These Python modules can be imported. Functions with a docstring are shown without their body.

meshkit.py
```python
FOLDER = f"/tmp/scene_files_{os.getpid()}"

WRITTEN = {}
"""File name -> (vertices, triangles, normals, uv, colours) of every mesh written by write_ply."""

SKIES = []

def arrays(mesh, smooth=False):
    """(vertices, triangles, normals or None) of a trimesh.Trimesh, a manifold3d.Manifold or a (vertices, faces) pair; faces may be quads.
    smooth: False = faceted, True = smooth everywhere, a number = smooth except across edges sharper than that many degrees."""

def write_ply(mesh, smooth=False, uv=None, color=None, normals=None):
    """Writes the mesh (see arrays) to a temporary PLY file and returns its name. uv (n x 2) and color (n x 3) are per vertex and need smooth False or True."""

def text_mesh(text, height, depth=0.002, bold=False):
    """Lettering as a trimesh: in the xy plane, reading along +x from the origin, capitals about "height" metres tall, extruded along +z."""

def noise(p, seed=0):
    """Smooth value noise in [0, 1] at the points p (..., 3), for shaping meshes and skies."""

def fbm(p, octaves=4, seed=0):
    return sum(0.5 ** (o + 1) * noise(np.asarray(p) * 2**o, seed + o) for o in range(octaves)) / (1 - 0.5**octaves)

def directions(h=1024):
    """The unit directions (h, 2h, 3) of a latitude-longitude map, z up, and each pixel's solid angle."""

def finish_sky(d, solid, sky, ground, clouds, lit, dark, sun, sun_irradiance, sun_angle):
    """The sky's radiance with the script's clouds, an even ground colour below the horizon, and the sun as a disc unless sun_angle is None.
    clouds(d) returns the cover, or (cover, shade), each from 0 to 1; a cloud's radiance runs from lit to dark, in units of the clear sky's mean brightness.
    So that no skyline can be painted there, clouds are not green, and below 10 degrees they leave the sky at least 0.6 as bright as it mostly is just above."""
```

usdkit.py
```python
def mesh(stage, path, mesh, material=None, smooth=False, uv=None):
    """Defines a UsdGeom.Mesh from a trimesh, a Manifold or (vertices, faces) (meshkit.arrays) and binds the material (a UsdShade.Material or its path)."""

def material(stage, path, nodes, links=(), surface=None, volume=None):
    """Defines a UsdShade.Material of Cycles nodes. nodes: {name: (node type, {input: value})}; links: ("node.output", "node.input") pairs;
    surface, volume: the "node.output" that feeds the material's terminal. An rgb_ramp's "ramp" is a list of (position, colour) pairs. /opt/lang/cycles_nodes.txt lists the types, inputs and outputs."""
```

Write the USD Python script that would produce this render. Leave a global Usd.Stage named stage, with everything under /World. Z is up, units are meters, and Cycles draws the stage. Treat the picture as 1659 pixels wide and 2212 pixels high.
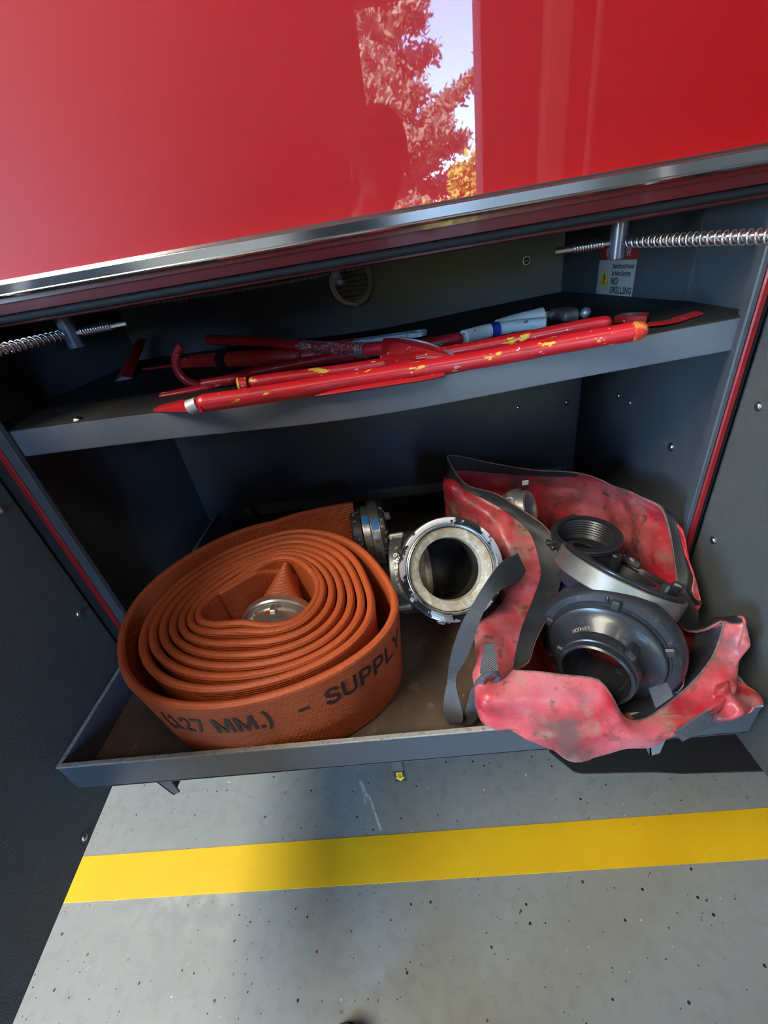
import math, random
import numpy as np, trimesh
import manifold3d as m3
from manifold3d import Manifold, CrossSection
from scipy.interpolate import CubicSpline, PchipInterpolator, RectBivariateSpline
from shapely.geometry import Polygon, Point, LineString
import usdkit, meshkit
from pxr import Usd, UsdGeom, UsdLux, UsdShade, Gf, Vt

stage = Usd.Stage.CreateInMemory()
UsdGeom.Xform.Define(stage, '/World')
rng = np.random.default_rng(7)
PI = math.pi
A = np.array

# ------------------------------------------------------------------ camera
CAM = A([0, -.674, 1.35])
CR = A([0.98941847, -0.00644216, -0.14494683]); CU = A([0.12625914, 0.5304194, 0.83828032]); CD = A([-0.07148227, 0.84771089, -0.52562014])
cam = UsdGeom.Camera.Define(stage, '/World/camera')
cam.CreateHorizontalApertureAttr(36.0); cam.CreateFocalLengthAttr(36.0 * 900 / 1659)
cam.CreateClippingRangeAttr(Gf.Vec2f(.005, 500))
UsdGeom.Xformable(cam).AddTransformOp().Set(Gf.Matrix4d(*[float(x) for row in (list(CR) + [0], list(CU) + [0], list(-CD) + [0], list(CAM) + [1]) for x in row]))
EXPOSURE = -0.15
cam.CreateExposureAttr(EXPOSURE)

# ------------------------------------------------------------------ sky, sun, lamps
SKY = usdkit.material(stage, '/World/Looks/sky', {"s": ("sky_texture", {"sky_type": "multiple_scattering", "sun_elevation": .75, "sun_rotation": 0.4, "sun_disc": False}),
    "t": ("mix_color", {"blend_type": "multiply", "fac": 1.0, "b": (.81, .94, 1.07), "use_clamp": False}), "b": ("background_shader", {"strength": 3.5})}, [("s.color", "t.a"), ("t.result", "b.color")], surface="b.background")
dome = UsdLux.DomeLight.Define(stage, '/World/sky_light')
UsdShade.MaterialBindingAPI.Apply(dome.GetPrim()).Bind(SKY)
sun = UsdLux.DistantLight.Define(stage, '/World/sun')
sun.CreateIntensityAttr(1.1e6); sun.CreateAngleAttr(.55); sun.CreateColorAttr((1, .93, .84))
UsdGeom.Xformable(sun).AddRotateXYZOp().Set((-48, 0, 28))       # shines from above the far side of the building onto the trees

def rect_light(name, c, sx, sy, intensity, col, rot=(0, 0, 0)):
    l = UsdLux.RectLight.Define(stage, '/World/' + name)
    l.CreateWidthAttr(sx); l.CreateHeightAttr(sy); l.CreateIntensityAttr(intensity); l.CreateColorAttr(col)
    x = UsdGeom.Xformable(l); x.AddTranslateOp().Set(tuple(map(float, c))); x.AddRotateXYZOp().Set(rot)
rect_light('bay_lamp', (-3.1, -2.0, 4.7), 2.4, 2.6, 28, (1, .94, .77))
rect_light('bay_lamp_001', (.6, -2.9, 4.7), 2.0, .8, 7, (1, .95, .82))
rect_light('bay_lamp_002', (3.4, -3.0, 4.7), 1.2, 2.0, 5, (1, .93, .78))  # added lamp, warm fill for the left door and floor

# ------------------------------------------------------------------ helpers
used = {}
def numbered(parent, name):
    k = (parent, name); n = used.get(k, 0); used[k] = n + 1
    return name if n == 0 else f'{name}_{n:03d}'
def keys(p, **kw):
    for k, v in kw.items():
        if v: p.SetCustomDataByKey(k, v)
def thing(name, label, category, group=None, loc=(0, 0, 0)):
    x = UsdGeom.Xform.Define(stage, '/World/' + numbered('/World', name))
    x.AddTranslateOp().Set(tuple(map(float, loc)))
    keys(x.GetPrim(), label=label, category=category, group=group)
    x.GetPrim().SetCustomDataByKey('category', category)
    return x.GetPrim()
def obj(name, mesh, mat, parent=None, smooth=35, label=None, category=None, kind=None, group=None):
    """one Mesh prim; the mesh is given in world metres and moved into its thing's space"""
    base = str(parent.GetPath()) if parent else '/World'
    v, f, n = meshkit.arrays(mesh, smooth)
    off = A([0, 0, 0.])
    p = parent
    while p and str(p.GetPath()) != '/World':
        t = UsdGeom.Xformable(p).GetLocalTransformation().ExtractTranslation() if p.IsA(UsdGeom.Xformable) else Gf.Vec3d(0)
        off += A(t); p = p.GetParent()
    path = base + '/' + numbered(base, name)
    m = UsdGeom.Mesh.Define(stage, path)
    m.CreatePointsAttr(Vt.Vec3fArray.FromNumpy((v - off).astype(np.float32)))
    m.CreateFaceVertexCountsAttr(Vt.IntArray.FromNumpy(np.full(len(f), 3, np.int32)))
    m.CreateFaceVertexIndicesAttr(Vt.IntArray.FromNumpy(f.astype(np.int32).ravel()))
    m.CreateSubdivisionSchemeAttr('none')
    if n is not None:
        m.CreateNormalsAttr(Vt.Vec3fArray.FromNumpy(n.astype(np.float32))); m.SetNormalsInterpolation('vertex')
    UsdShade.MaterialBindingAPI.Apply(m.GetPrim()).Bind(mat)
    keys(m.GetPrim(), label=label, category=category, kind=kind, group=group)
    return m.GetPrim()

def tri(m):
    if isinstance(m, Manifold):
        q = m.to_mesh(); return trimesh.Trimesh(q.vert_properties[:, :3], q.tri_verts, process=False)
    return m
def cat(*ms):
    return trimesh.util.concatenate([tri(m) for m in ms])
def box(x0, x1, y0, y1, z0, z1, b=.0015):
    b = min(b, (x1 - x0) * .45, (y1 - y0) * .45, (z1 - z0) * .45)
    pts = []
    for x, sx in ((x0, 1), (x1, -1)):
        for y, sy in ((y0, 1), (y1, -1)):
            for z, sz in ((z0, 1), (z1, -1)):
                pts += [(x + sx * b, y + sy * b, z), (x + sx * b, y, z + sz * b), (x, y + sy * b, z + sz * b)]
    return tri(Manifold.hull_points(np.array(pts, float)))
def frame(axis, up=(0, 0, 1)):
    a = A(axis, float); a /= np.linalg.norm(a)
    u = A(up, float)
    if abs(a @ u) > .95: u = A([0, 1., 0])
    x = np.cross(u, a); x /= np.linalg.norm(x)
    return np.stack([x, np.cross(a, x), a], 1)
def place(mesh, c, axis=(0, 0, 1), up=(0, 0, 1), spin=0):
    """local z goes along axis, origin to c"""
    m = tri(mesh).copy(); F = frame(axis, up)
    cs, sn = math.cos(spin), math.sin(spin)
    v = m.vertices @ np.array([[cs, sn, 0], [-sn, cs, 0], [0, 0, 1]])
    m.vertices = v @ F.T + A(c, float)
    return m
def lathe(prof, n=64, closed=True):
    """prof: (r, z) loop, outward order not important"""
    p = A(prof, float)
    th = np.linspace(0, 2 * PI, n, endpoint=False)
    V = np.stack([p[:, 0][:, None] * np.cos(th), p[:, 0][:, None] * np.sin(th), np.repeat(p[:, 1][:, None], n, 1)], -1).reshape(-1, 3)
    F = []
    k = len(p); rows = k if closed else k - 1
    for i in range(rows):
        a = i * n; b = ((i + 1) % k) * n
        j = np.arange(n); j2 = (j + 1) % n
        F.append(np.stack([a + j, a + j2, b + j2], 1)); F.append(np.stack([a + j, b + j2, b + j], 1))
    m = trimesh.Trimesh(V, np.vstack(F), process=False)
    area2 = np.sum(p[:, 0] * np.roll(p[:, 1], -1) - np.roll(p[:, 0], -1) * p[:, 1])
    if area2 < 0: m.invert()
    return m
def tube(pts, r, n=14, cap=True, flat=(1, 1), up=None):
    """round (or flattened) bar along a polyline; r a number or one per point"""
    P = A(pts, float); k = len(P); r = np.broadcast_to(np.asarray(r, float), (k,))
    T = np.gradient(P, axis=0); T /= np.linalg.norm(T, axis=1, keepdims=True)
    u = A(up, float) if up is not None else (A([0, 0, 1.]) if abs(T[0, 2]) < .9 else A([0, 1., 0]))
    V = []
    th = np.linspace(0, 2 * PI, n, endpoint=False)
    for i in range(k):
        u = u - T[i] * (u @ T[i]); u /= np.linalg.norm(u); s = np.cross(T[i], u)
        V.append(P[i] + r[i] * (np.cos(th)[:, None] * s * flat[0] + np.sin(th)[:, None] * u * flat[1]))
    V = np.vstack(V); F = []
    j = np.arange(n); j2 = (j + 1) % n
    for i in range(k - 1):
        a, b = i * n, (i + 1) * n
        F += [np.stack([a + j, a + j2, b + j2], 1), np.stack([a + j, b + j2, b + j], 1)]
    if cap:
        V = np.vstack([V, P[:1], P[-1:]]); c0, c1 = k * n, k * n + 1
        F += [np.stack([j2, j, np.full(n, c0)], 1), np.stack([(k - 1) * n + j, (k - 1) * n + j2, np.full(n, c1)], 1)]
    return trimesh.Trimesh(V, np.vstack(F), process=False)
def rounded_bar(pts, r, n=16):
    """bar with hemispherical ends"""
    P = A(pts, float); r0 = r if np.ndim(r) == 0 else r[0]; r1 = r if np.ndim(r) == 0 else r[-1]
    r = np.broadcast_to(np.asarray(r, float), (len(P),))
    d0 = P[0] - P[1]; d0 /= np.linalg.norm(d0); d1 = P[-1] - P[-2]; d1 /= np.linalg.norm(d1)
    a = [5, 30, 55, 75]
    pre = [P[0] + d0 * (r0 * math.cos(math.radians(q)) - r0) for q in a] ; pr = [max(r0 * math.sin(math.radians(q)), 1e-4) for q in a]
    post = [P[-1] + d1 * (r1 * math.cos(math.radians(q)) - r1) for q in a[::-1]]; po = [max(r1 * math.sin(math.radians(q)), 1e-4) for q in a[::-1]]
    P2 = np.vstack([pre, [P[0] - d0 * r0], P[1:-1], [P[-1] - d1 * r1], post]); R2 = np.concatenate([pr, [r0], r[1:-1], [r1], po])
    return tube(P2, R2, n)
def spline(pts, n):
    P = A(pts, float); s = np.concatenate([[0], np.cumsum(np.linalg.norm(np.diff(P, axis=0), axis=1))])
    return CubicSpline(s, P)(np.linspace(0, s[-1], n))
def pspline(pts, n):
    P = A(pts, float); s = np.concatenate([[0], np.cumsum(np.linalg.norm(np.diff(P, axis=0), axis=1))])
    return PchipInterpolator(s, P)(np.linspace(0, s[-1], n))
def grid_solid(G, t, closed_u=False):
    """G: (nu, nv, 3) surface grid -> sheet of thickness t"""
    nu, nv, _ = G.shape
    gu = np.gradient(G, axis=0) if not closed_u else (np.roll(G, -1, 0) - np.roll(G, 1, 0)) / 2
    gv = np.gradient(G, axis=1)
    N = np.cross(gu, gv); N /= np.maximum(np.linalg.norm(N, axis=2, keepdims=True), 1e-9)
    T = (G + N * t / 2).reshape(-1, 3); B = (G - N * t / 2).reshape(-1, 3)
    idx = np.arange(nu * nv).reshape(nu, nv); o = nu * nv
    ii = np.arange(nu if closed_u else nu - 1)
    a = idx[ii][:, :-1]; b = idx[(ii + 1) % nu][:, :-1]; c = idx[(ii + 1) % nu][:, 1:]; d = idx[ii][:, 1:]
    top = np.concatenate([np.stack([a, b, c], -1).reshape(-1, 3), np.stack([a, c, d], -1).reshape(-1, 3)])
    F = [top, top[:, ::-1] + o]
    def rim(e, flip):
        e = A(e); q = np.concatenate([np.stack([e[:-1], e[:-1] + o, e[1:] + o], 1), np.stack([e[:-1], e[1:] + o, e[1:]], 1)])
        F.append(q[:, ::-1] if flip else q)
    col0, col1 = idx[:, 0], idx[:, -1]
    if closed_u: col0, col1 = np.append(col0, col0[0]), np.append(col1, col1[0])
    rim(col0, False); rim(col1, True)
    if not closed_u: rim(idx[0], True); rim(idx[-1], False)
    return trimesh.Trimesh(np.vstack([T, B]), np.vstack(F), process=False)
def ribbon(left, right, t, n=40):
    """webbing strap between two edge polylines"""
    L, R = spline(left, n), spline(right, n)
    G = np.stack([L, L * .75 + R * .25, (L + R) / 2, L * .25 + R * .75, R], 1)
    return grid_solid(G, t)
def dome_head(c, axis, r=.005, h=.003):
    a = np.linspace(0, PI / 2, 5)
    prof = [(r * 1.25, 0), (r * 1.25, .0006)] + [(max(r * math.cos(q), 1e-5), .0006 + h * math.sin(q)) for q in a] + [(1e-5, 0)]
    return place(lathe(prof, 14), c, axis)
def decal(poly_mesh, o, ex, ey, lift=0):
    """flat lettering (xy mesh) onto a plane at o with unit vectors ex, ey"""
    m = poly_mesh.copy(); ex, ey = A(ex, float), A(ey, float); ez = np.cross(ex, ey)
    m.vertices = A(o) + m.vertices[:, :1] * ex + m.vertices[:, 1:2] * ey + (m.vertices[:, 2:3] + lift) * ez
    return m

# ------------------------------------------------------------------ materials
def mat(name, base, rough=.5, metal=0., bump=None, mixes=(), coat=0., rough_var=None, spec=.5, extra=None, grain=None):
    """base colour with noise patches: mixes = (scale xyz or number, lo, hi, colour, detail); bump = (scale, strength, distance)"""
    nodes = {"geo": ("geometry", {}), "p": ("principled_bsdf", {"roughness": rough, "metallic": metal, "coat_weight": coat, "coat_roughness": .015, "specular_ior_level": spec}),
             "c0": ("color", {"value": base})}
    links, last = [], "c0.color"
    for i, (sc, lo, hi, col, det) in enumerate(mixes):
        sc3 = (sc, sc, sc) if np.ndim(sc) == 0 else sc
        nodes[f"map{i}"] = ("mapping", {"scale": sc3, "location": (3.1 * i, 1.7 * i, .9 * i)})
        nodes[f"n{i}"] = ("noise_texture", {"scale": 1.0, "detail": float(det), "roughness": .6})
        nodes[f"r{i}"] = ("map_range", {"from_min": lo, "from_max": hi, "clamp": True})
        nodes[f"m{i}"] = ("mix_color", {"b": col})
        links += [("geo.position", f"map{i}.vector"), (f"map{i}.vector", f"n{i}.vector"), (f"n{i}.fac", f"r{i}.value"), (f"r{i}.result", f"m{i}.fac"), (last, f"m{i}.a")]
        last = f"m{i}.result"
    links.append((last, "p.base_color"))
    if bump:
        sc3 = (bump[0],) * 3 if np.ndim(bump[0]) == 0 else bump[0]
        nodes["bm"] = ("mapping", {"scale": sc3}); nodes["bn"] = ("noise_texture", {"scale": 1.0, "detail": 2.0})
        nodes["bu"] = ("bump", {"strength": bump[1], "distance": bump[2]})
        links += [("geo.position", "bm.vector"), ("bm.vector", "bn.vector"), ("bn.fac", "bu.height"), ("bu.normal", "p.normal")]
        if coat: pass
    if rough_var:
        nodes["rn"] = ("noise_texture", {"scale": rough_var[0], "detail": 3.0}); nodes["rr"] = ("map_range", {"from_min": .35, "from_max": .65, "to_min": rough_var[1], "to_max": rough_var[2], "clamp": True})
        links += [("geo.position", "rn.vector"), ("rn.fac", "rr.value"), ("rr.result", "p.roughness")]
    if extra: extra(nodes, links)
    return usdkit.material(stage, '/World/Looks/' + name, nodes, links, surface="p.BSDF")

M = {}
M['red_paint'] = mat('red_paint', (.30, .0025, .004), .45, coat=1.0, spec=.2)
M['jamb_red'] = mat('jamb_red', (.20, .004, .006), .45, coat=.2)
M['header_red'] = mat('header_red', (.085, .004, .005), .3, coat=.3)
M['chrome'] = mat('chrome', (.74, .74, .75), .17, 1.)
M['liner'] = mat('liner', (.050, .056, .066), .42, bump=(520, .35, .0012), mixes=[(9, .45, .75, (.058, .064, .072), 3)])
M['liner_fine'] = mat('liner_fine', (.058, .064, .078), .55, bump=(900, .06, .0006), spec=1.0)
M['shelf_paint'] = mat('shelf_paint', (.092, .102, .120), .40, spec=.8, bump=(480, .3, .001), mixes=[(130, .72, .78, (.22, .22, .22), 3)])
M['door_paint'] = mat('door_paint', (.070, .077, .074), .42, bump=(420, .55, .0016), mixes=[((14, 14, 30), .70, .74, (.16, .15, .13), 5)])
M['tray_paint'] = mat('tray_paint', (.060, .063, .070), .42, bump=(500, .2, .001), mixes=[(60, .70, .76, (.20, .19, .17), 4)])
M['tray_edge'] = mat('tray_edge', (.30, .28, .25), .6, bump=(300, .4, .001), mixes=[(120, .5, .7, (.14, .13, .12), 4)])
M['tray_floor'] = mat('tray_floor', (.085, .060, .045), .5, mixes=[((7, 5, 5), .45, .62, (.13, .085, .058), 5), (26, .60, .72, (.20, .13, .08), 4), (45, .72, .76, (.45, .17, .05), 3)], bump=(90, .2, .002))
M['galv'] = mat('galv', (.42, .45, .50), .35, .8, mixes=[(40, .66, .74, (.25, .20, .16), 4)])
M['black_rubber'] = mat('black_rubber', (.008, .008, .009), .7, spec=.25)
M['black_plastic'] = mat('black_plastic', (.020, .020, .023), .35)
M['steel'] = mat('steel', (.70, .71, .73), .22, 1.)
M['vent'] = mat('vent', (.34, .31, .32), .35, .5)

def floor_extra(nodes, links):
    prev = [l for l in links if l[1] == 'p.base_color'][0]; links.remove(prev); last = prev[0]
    for i, (sc, rad, prob, seed) in enumerate([(62, .19, .10, 0), (95, .17, .05, 5), (150, .2, .05, 9)]):
        nodes.update({f"vm{i}": ("mapping", {"location": (seed, seed * 2, 0), "scale": (1, 1, 0)}), f"v{i}": ("voronoi_texture", {"scale": float(sc)}), f"vs{i}": ("separate_color", {}),
                      f"nz{i}": ("noise_texture", {"scale": sc * 3.0, "detail": 1.0}), f"na{i}": ("math", {"math_type": "multiply_add", "value2": .16, "value3": -.08}),
                      f"ad{i}": ("math", {"math_type": "add"}), f"lt{i}": ("math", {"math_type": "less_than", "value2": rad}), f"ls{i}": ("math", {"math_type": "less_than", "value2": prob}),
                      f"mu{i}": ("math", {"math_type": "multiply"}), f"rp{i}": ("rgb_ramp", {"interpolate": False, "ramp": [(0, (.012, .013, .016)), (.55, (.10, .03, .03)), (.75, (.18, .13, .10)), (.93, (.55, .54, .50))]}), f"mc{i}": ("mix_color", {})})
        links += [("geo.position", f"vm{i}.vector"), (f"vm{i}.vector", f"v{i}.vector"), (f"v{i}.color", f"vs{i}.color"), ("geo.position", f"nz{i}.vector"), (f"nz{i}.fac", f"na{i}.value1"),
                  (f"v{i}.distance", f"ad{i}.value1"), (f"na{i}.value", f"ad{i}.value2"), (f"ad{i}.value", f"lt{i}.value1"), (f"vs{i}.r", f"ls{i}.value1"), (f"lt{i}.value", f"mu{i}.value1"), (f"ls{i}.value", f"mu{i}.value2"),
                  (f"vs{i}.g", f"rp{i}.fac"), (f"rp{i}.color", f"mc{i}.b"), (f"mu{i}.value", f"mc{i}.fac"), (last, f"mc{i}.a")]
        last = f"mc{i}.result"
    links.append((last, "p.base_color"))
M['floor'] = mat('floor_epoxy', (.215, .232, .222), .32, bump=(160, .06, .002), mixes=[(2.2, .35, .7, (.245, .26, .245), 4), (40, .68, .75, (.30, .31, .29), 4)], rough_var=(30, .25, .48), extra=floor_extra)
M['yellow'] = mat('yellow_paint', (.70, .43, .006), .42, bump=(160, .08, .002), mixes=[(5, .4, .75, (.66, .38, .006), 4), (55, .70, .76, (.42, .29, .05), 5)])
M['mat_black'] = mat('black_mat', (.012, .012, .013), .75, bump=(300, .4, .002), mixes=[(30, .66, .8, (.03, .03, .03), 4)])
M['wall'] = mat('bay_wall', (.16, .14, .13), .7); M['wall_back'] = mat('bay_back_wall', (.045, .04, .038), .7)
M['wall_dark'] = mat('bay_wall_dark', (.03, .028, .03), .8)
M['ceiling'] = mat('bay_ceiling', (.30, .29, .28), .8)
M['pilaster'] = mat('pilaster_paint', (.62, .60, .58), .5)
M['ground'] = mat('yard_ground', (.18, .17, .15), .9, mixes=[(3, .4, .6, (.10, .13, .05), 4)])

# ------------------------------------------------------------------ the bay
def struct(name, mesh, m, parent=None, label=None): return obj(name, mesh, m, parent, kind='structure', smooth=False, label=label)
struct('floor', box(-7, 7, -4.2, 6, -.1, 0, .001), M['floor'], label='grey speckled epoxy floor of the engine bay')
WB0, WB1 = -4.45, -4.2
struct('wall_back', cat(box(-7, -6.9, WB0, WB1, 0, 4.8), box(-4.5, .034, WB0, WB1, 0, 4.8), box(1.0, 7, WB0, WB1, 0, 4.8), box(-6.9, -4.5, WB0, WB1, 3.5, 4.8), box(.034, 1.0, WB0, WB1, 3.05, 4.8)), M['wall_back'])  # the left gap is added, to let blue sky fill in
struct('wall_left', box(-7.2, -7, WB0, 6.2, 0, 4.8), M['wall'])
struct('wall_right', box(7, 7.2, WB0, 6.2, 0, 4.8), M['wall'])
struct('wall_front', box(-7.2, 7.2, 6, 6.2, 0, 4.8), M['wall'])
struct('ceiling', box(-7.2, 7.2, WB0, 6.2, 4.8, 5.0), M['ceiling'])
struct('trim_1', cat(box(1.0, 1.21, -4.2, -4.12, 0, 4.8), box(1.36, 1.38, -4.2, -4.16, 0, 4.8)), M['wall_dark'])
struct('trim_2', box(1.50, 1.70, -4.2, -4.05, 0, 4.8, .02), M['pilaster'])
struct('trim_3', tube([(1.92, -4.12, 0), (1.92, -4.12, 4.8)], .03), M['pilaster'])
struct('ground', box(-60, 60, -90, WB0, -.14, -.02), M['ground'])

fl = stage.GetPrimAtPath('/World/floor')
M['scuff'] = mat('scuff', (.48, .48, .45), .6, mixes=[(60, .5, .6, (.30, .31, .29), 3)])
for q in ([(-.272, -.030), (-.262, -.026), (-.236, -.085), (-.243, -.086)], [(-.243, -.070), (-.236, -.070), (-.200, -.160), (-.206, -.162)], [(-.262, -.052), (-.258, -.052), (-.246, -.094), (-.250, -.094)]):
    obj('scuff_mark', trimesh.creation.extrude_polygon(Polygon(q), .0004, engine='earcut'), M['scuff'], fl, smooth=False)
fs = obj('floor_stripe', box(-3.5, 3.5, -.276, -.173, 0, .0012, .0006), M['yellow'], label='wide yellow line painted across the grey bay floor', category='floor line', smooth=False)
pts = [(.315, .03), (.318, .008), (.335, -.012), (.35, -.03), (.366, -.049), (.385, -.055), (.44, -.058), (.50, -.062), (.58, -.066), (.65, -.075), (.72, -.078), (.95, -.09), (1.2, -.09), (1.2, .55), (.33, .55)]
mp = Polygon(pts)
b = np.array(mp.buffer(.004, join_style=1).simplify(.0008).exterior.coords)
obj('floor_mat', trimesh.creation.extrude_polygon(Polygon(b), .006, engine='earcut'), M['mat_black'], label='black rubber mat lying on the floor under the truck', category='mat', smooth=False)

# ------------------------------------------------------------------ the fire truck
truck = thing('fire_truck', 'red fire truck body with an open side compartment', 'fire truck')
TR = lambda name, mesh, m, **k: obj(name, mesh, m, truck, **k)
XL, XR, YB = -.75, .56, .616
# upper body: red skin, bright rail below it, dark return lip
TR('body_panel', box(-2.6, 2.6, 0, .03, 1.388, 2.75, .002), M['red_paint'], smooth=False)
rail = Polygon([(0.002, 1.3935), (-.010, 1.3925), (-.0125, 1.3893), (-.0195, 1.3875), (-.0200, 1.3868), (-.0172, 1.3762), (-.0180, 1.3750), (-.0172, 1.3735), (-.014, 1.3715), (0.002, 1.3715)])
def extrude_x(poly, x0, x1):           # poly in (y, z)
    m = trimesh.creation.extrude_polygon(poly, x1 - x0, engine='earcut')
    v = m.vertices.copy(); m.vertices = np.stack([v[:, 2] + x0, v[:, 0], v[:, 1]], 1)
    return m
TR('drip_rail', extrude_x(rail, -2.6, 2.6), M['chrome'], smooth=20, label='polished metal rail')
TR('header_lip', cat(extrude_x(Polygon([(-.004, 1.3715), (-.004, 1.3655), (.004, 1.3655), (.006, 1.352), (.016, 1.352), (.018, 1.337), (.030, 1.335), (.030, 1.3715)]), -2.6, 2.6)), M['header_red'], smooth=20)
TR('header_seal', tube([(x, .010, 1.3455) for x in np.linspace(-.74, .55, 40)], .0055, 12), M['black_rubber'])
# lower body beside the doors and behind the opening
TR('lower_skin', box(-2.6, -.752, .004, .03, .50, 1.3715), M['red_paint'], smooth=False); TR('lower_skin', box(.562, 2.6, .004, .03, .50, 1.3715), M['red_paint'], smooth=False)
TR('compartment_back', cat(box(XL, XR, YB, YB + .01, .56, 1.42)), M['liner_fine'], smooth=False)
TR('back_cover_panel', box(-.735, .533, YB - .003, YB, .60, 1.155, .001), M['liner_fine'], smooth=False)
TR('compartment_side', box(XL - .01, XL, .0, YB + .01, .56, 1.42), M['liner'], smooth=False)
TR('compartment_side', box(XR, XR + .01, .0, YB + .01, .56, 1.42), M['liner'], smooth=False)
TR('compartment_top', box(XL - .01, XR + .01, .03, YB + .01, 1.41, 1.42), M['liner'], smooth=False)
TR('compartment_floor', box(XL - .01, XR + .01, .03, YB + .01, .545, .556), M['liner'], smooth=False)
# corner housing with the warning label
hp = [(.477, YB), (.545, .252), (.556, .20), (XR, .20), (XR, YB)]
TR('wiring_cover', trimesh.creation.extrude_polygon(Polygon(hp), .235, engine='earcut').apply_translation((0, 0, 1.168)), M['liner'], smooth=False)
# jambs: grey return, red skin edge, black seal
for s, xs in ((-1, (-.674, -.694, -.707, -.728)), (1, (.523, .533, .544, .551))):
    a, b_, c, d_ = xs
    lo, hi = sorted((a, b_)); TR('jamb_return', box(min(a, XL) if s < 0 and False else lo, hi, -.002, .012, .56, 1.337, .002), M['liner'], smooth=False)
    lo, hi = sorted((b_, XL if s < 0 else XR)); TR('jamb_wall', box(lo, hi, .0125, .03, .56, 1.337, .001), M['liner'], smooth=False)
    lo, hi = sorted((b_, c)); TR('jamb', box(lo, hi, -.004, .010, .56, 1.337, .002), M['jamb_red'], smooth=False, label='red door jamb edge')
    lo, hi = sorted((c, d_)); TR('door_seal', tube([((lo + hi) / 2, .002, z) for z in np.linspace(.56, 1.337, 20)], (hi - lo) / 2 + .001, 10, flat=(1, .6), up=(0, 1, 0)), M['black_rubber'])
# the shelf, sagging in the middle
def shelf_z(x):
    return np.interp(x, [-.745, -.6, -.42, -.17, -.02, .2, .475, .555], [1.181, 1.178, 1.174, 1.1635, 1.162, 1.171, 1.183, 1.185])
xs = np.linspace(-.748, .558, 50)
zc = CubicSpline(xs[::7], shelf_z(xs[::7]))(xs)
G = np.stack([np.stack([xs, np.full(50, y), zc], 1) for y in (.016, .2, .4, YB - .004)], 1)
sh = TR('shelf', grid_solid(G, .003), M['shelf_paint'], smooth=30)
lipz = [(0, .001), (-.010, .0005), (-.022, 0), (-.044, 0), (-.046, .001)]
G = np.stack([np.stack([xs, np.full(50, .016 + o), zc + dz + .0015], 1) for dz, o in lipz], 1)
G2 = np.stack([np.stack([xs, np.full(50, y), zc - .0435], 1) for y in (.0165, .024, .032)], 1)
obj('shelf_lip', cat(grid_solid(G, .003), grid_solid(G2, .002)), M['shelf_paint'], sh, smooth=30)
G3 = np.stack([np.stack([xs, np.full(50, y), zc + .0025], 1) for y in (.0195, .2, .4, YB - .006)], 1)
obj('shelf_shade_sheet', grid_solid(G3, .0016), mat('shelf_shade_sheet', (.017, .016, .016), .7, spec=.25, bump=(400, .3, .001), mixes=[(40, .6, .75, (.035, .032, .03), 4)]), sh, smooth=30, label='dark sheet standing in for shade on the shelf')  # near-black sheet added so the shelf top looks shaded
# rivets and screw heads
for c, ax in [((.365, YB - .004, .874), (0, -1, 0)), ((.516, YB - .004, .868), (0, -1, 0)), ((.380, YB, 1.273), (0, -1, 0)),
              ((XR, .395, .948), (-1, 0, 0)), ((XR, .336, .948), (-1, 0, 0)), ((XR, .149, .910), (-1, 0, 0)), ((XL, .118, 1.107), (1, 0, 0)), ((-.56, .03, 1.1805), (0, 0, 1))]:
    TR('rivet', dome_head(c, ax, .0082, .005), M['steel'], smooth=50)
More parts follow.
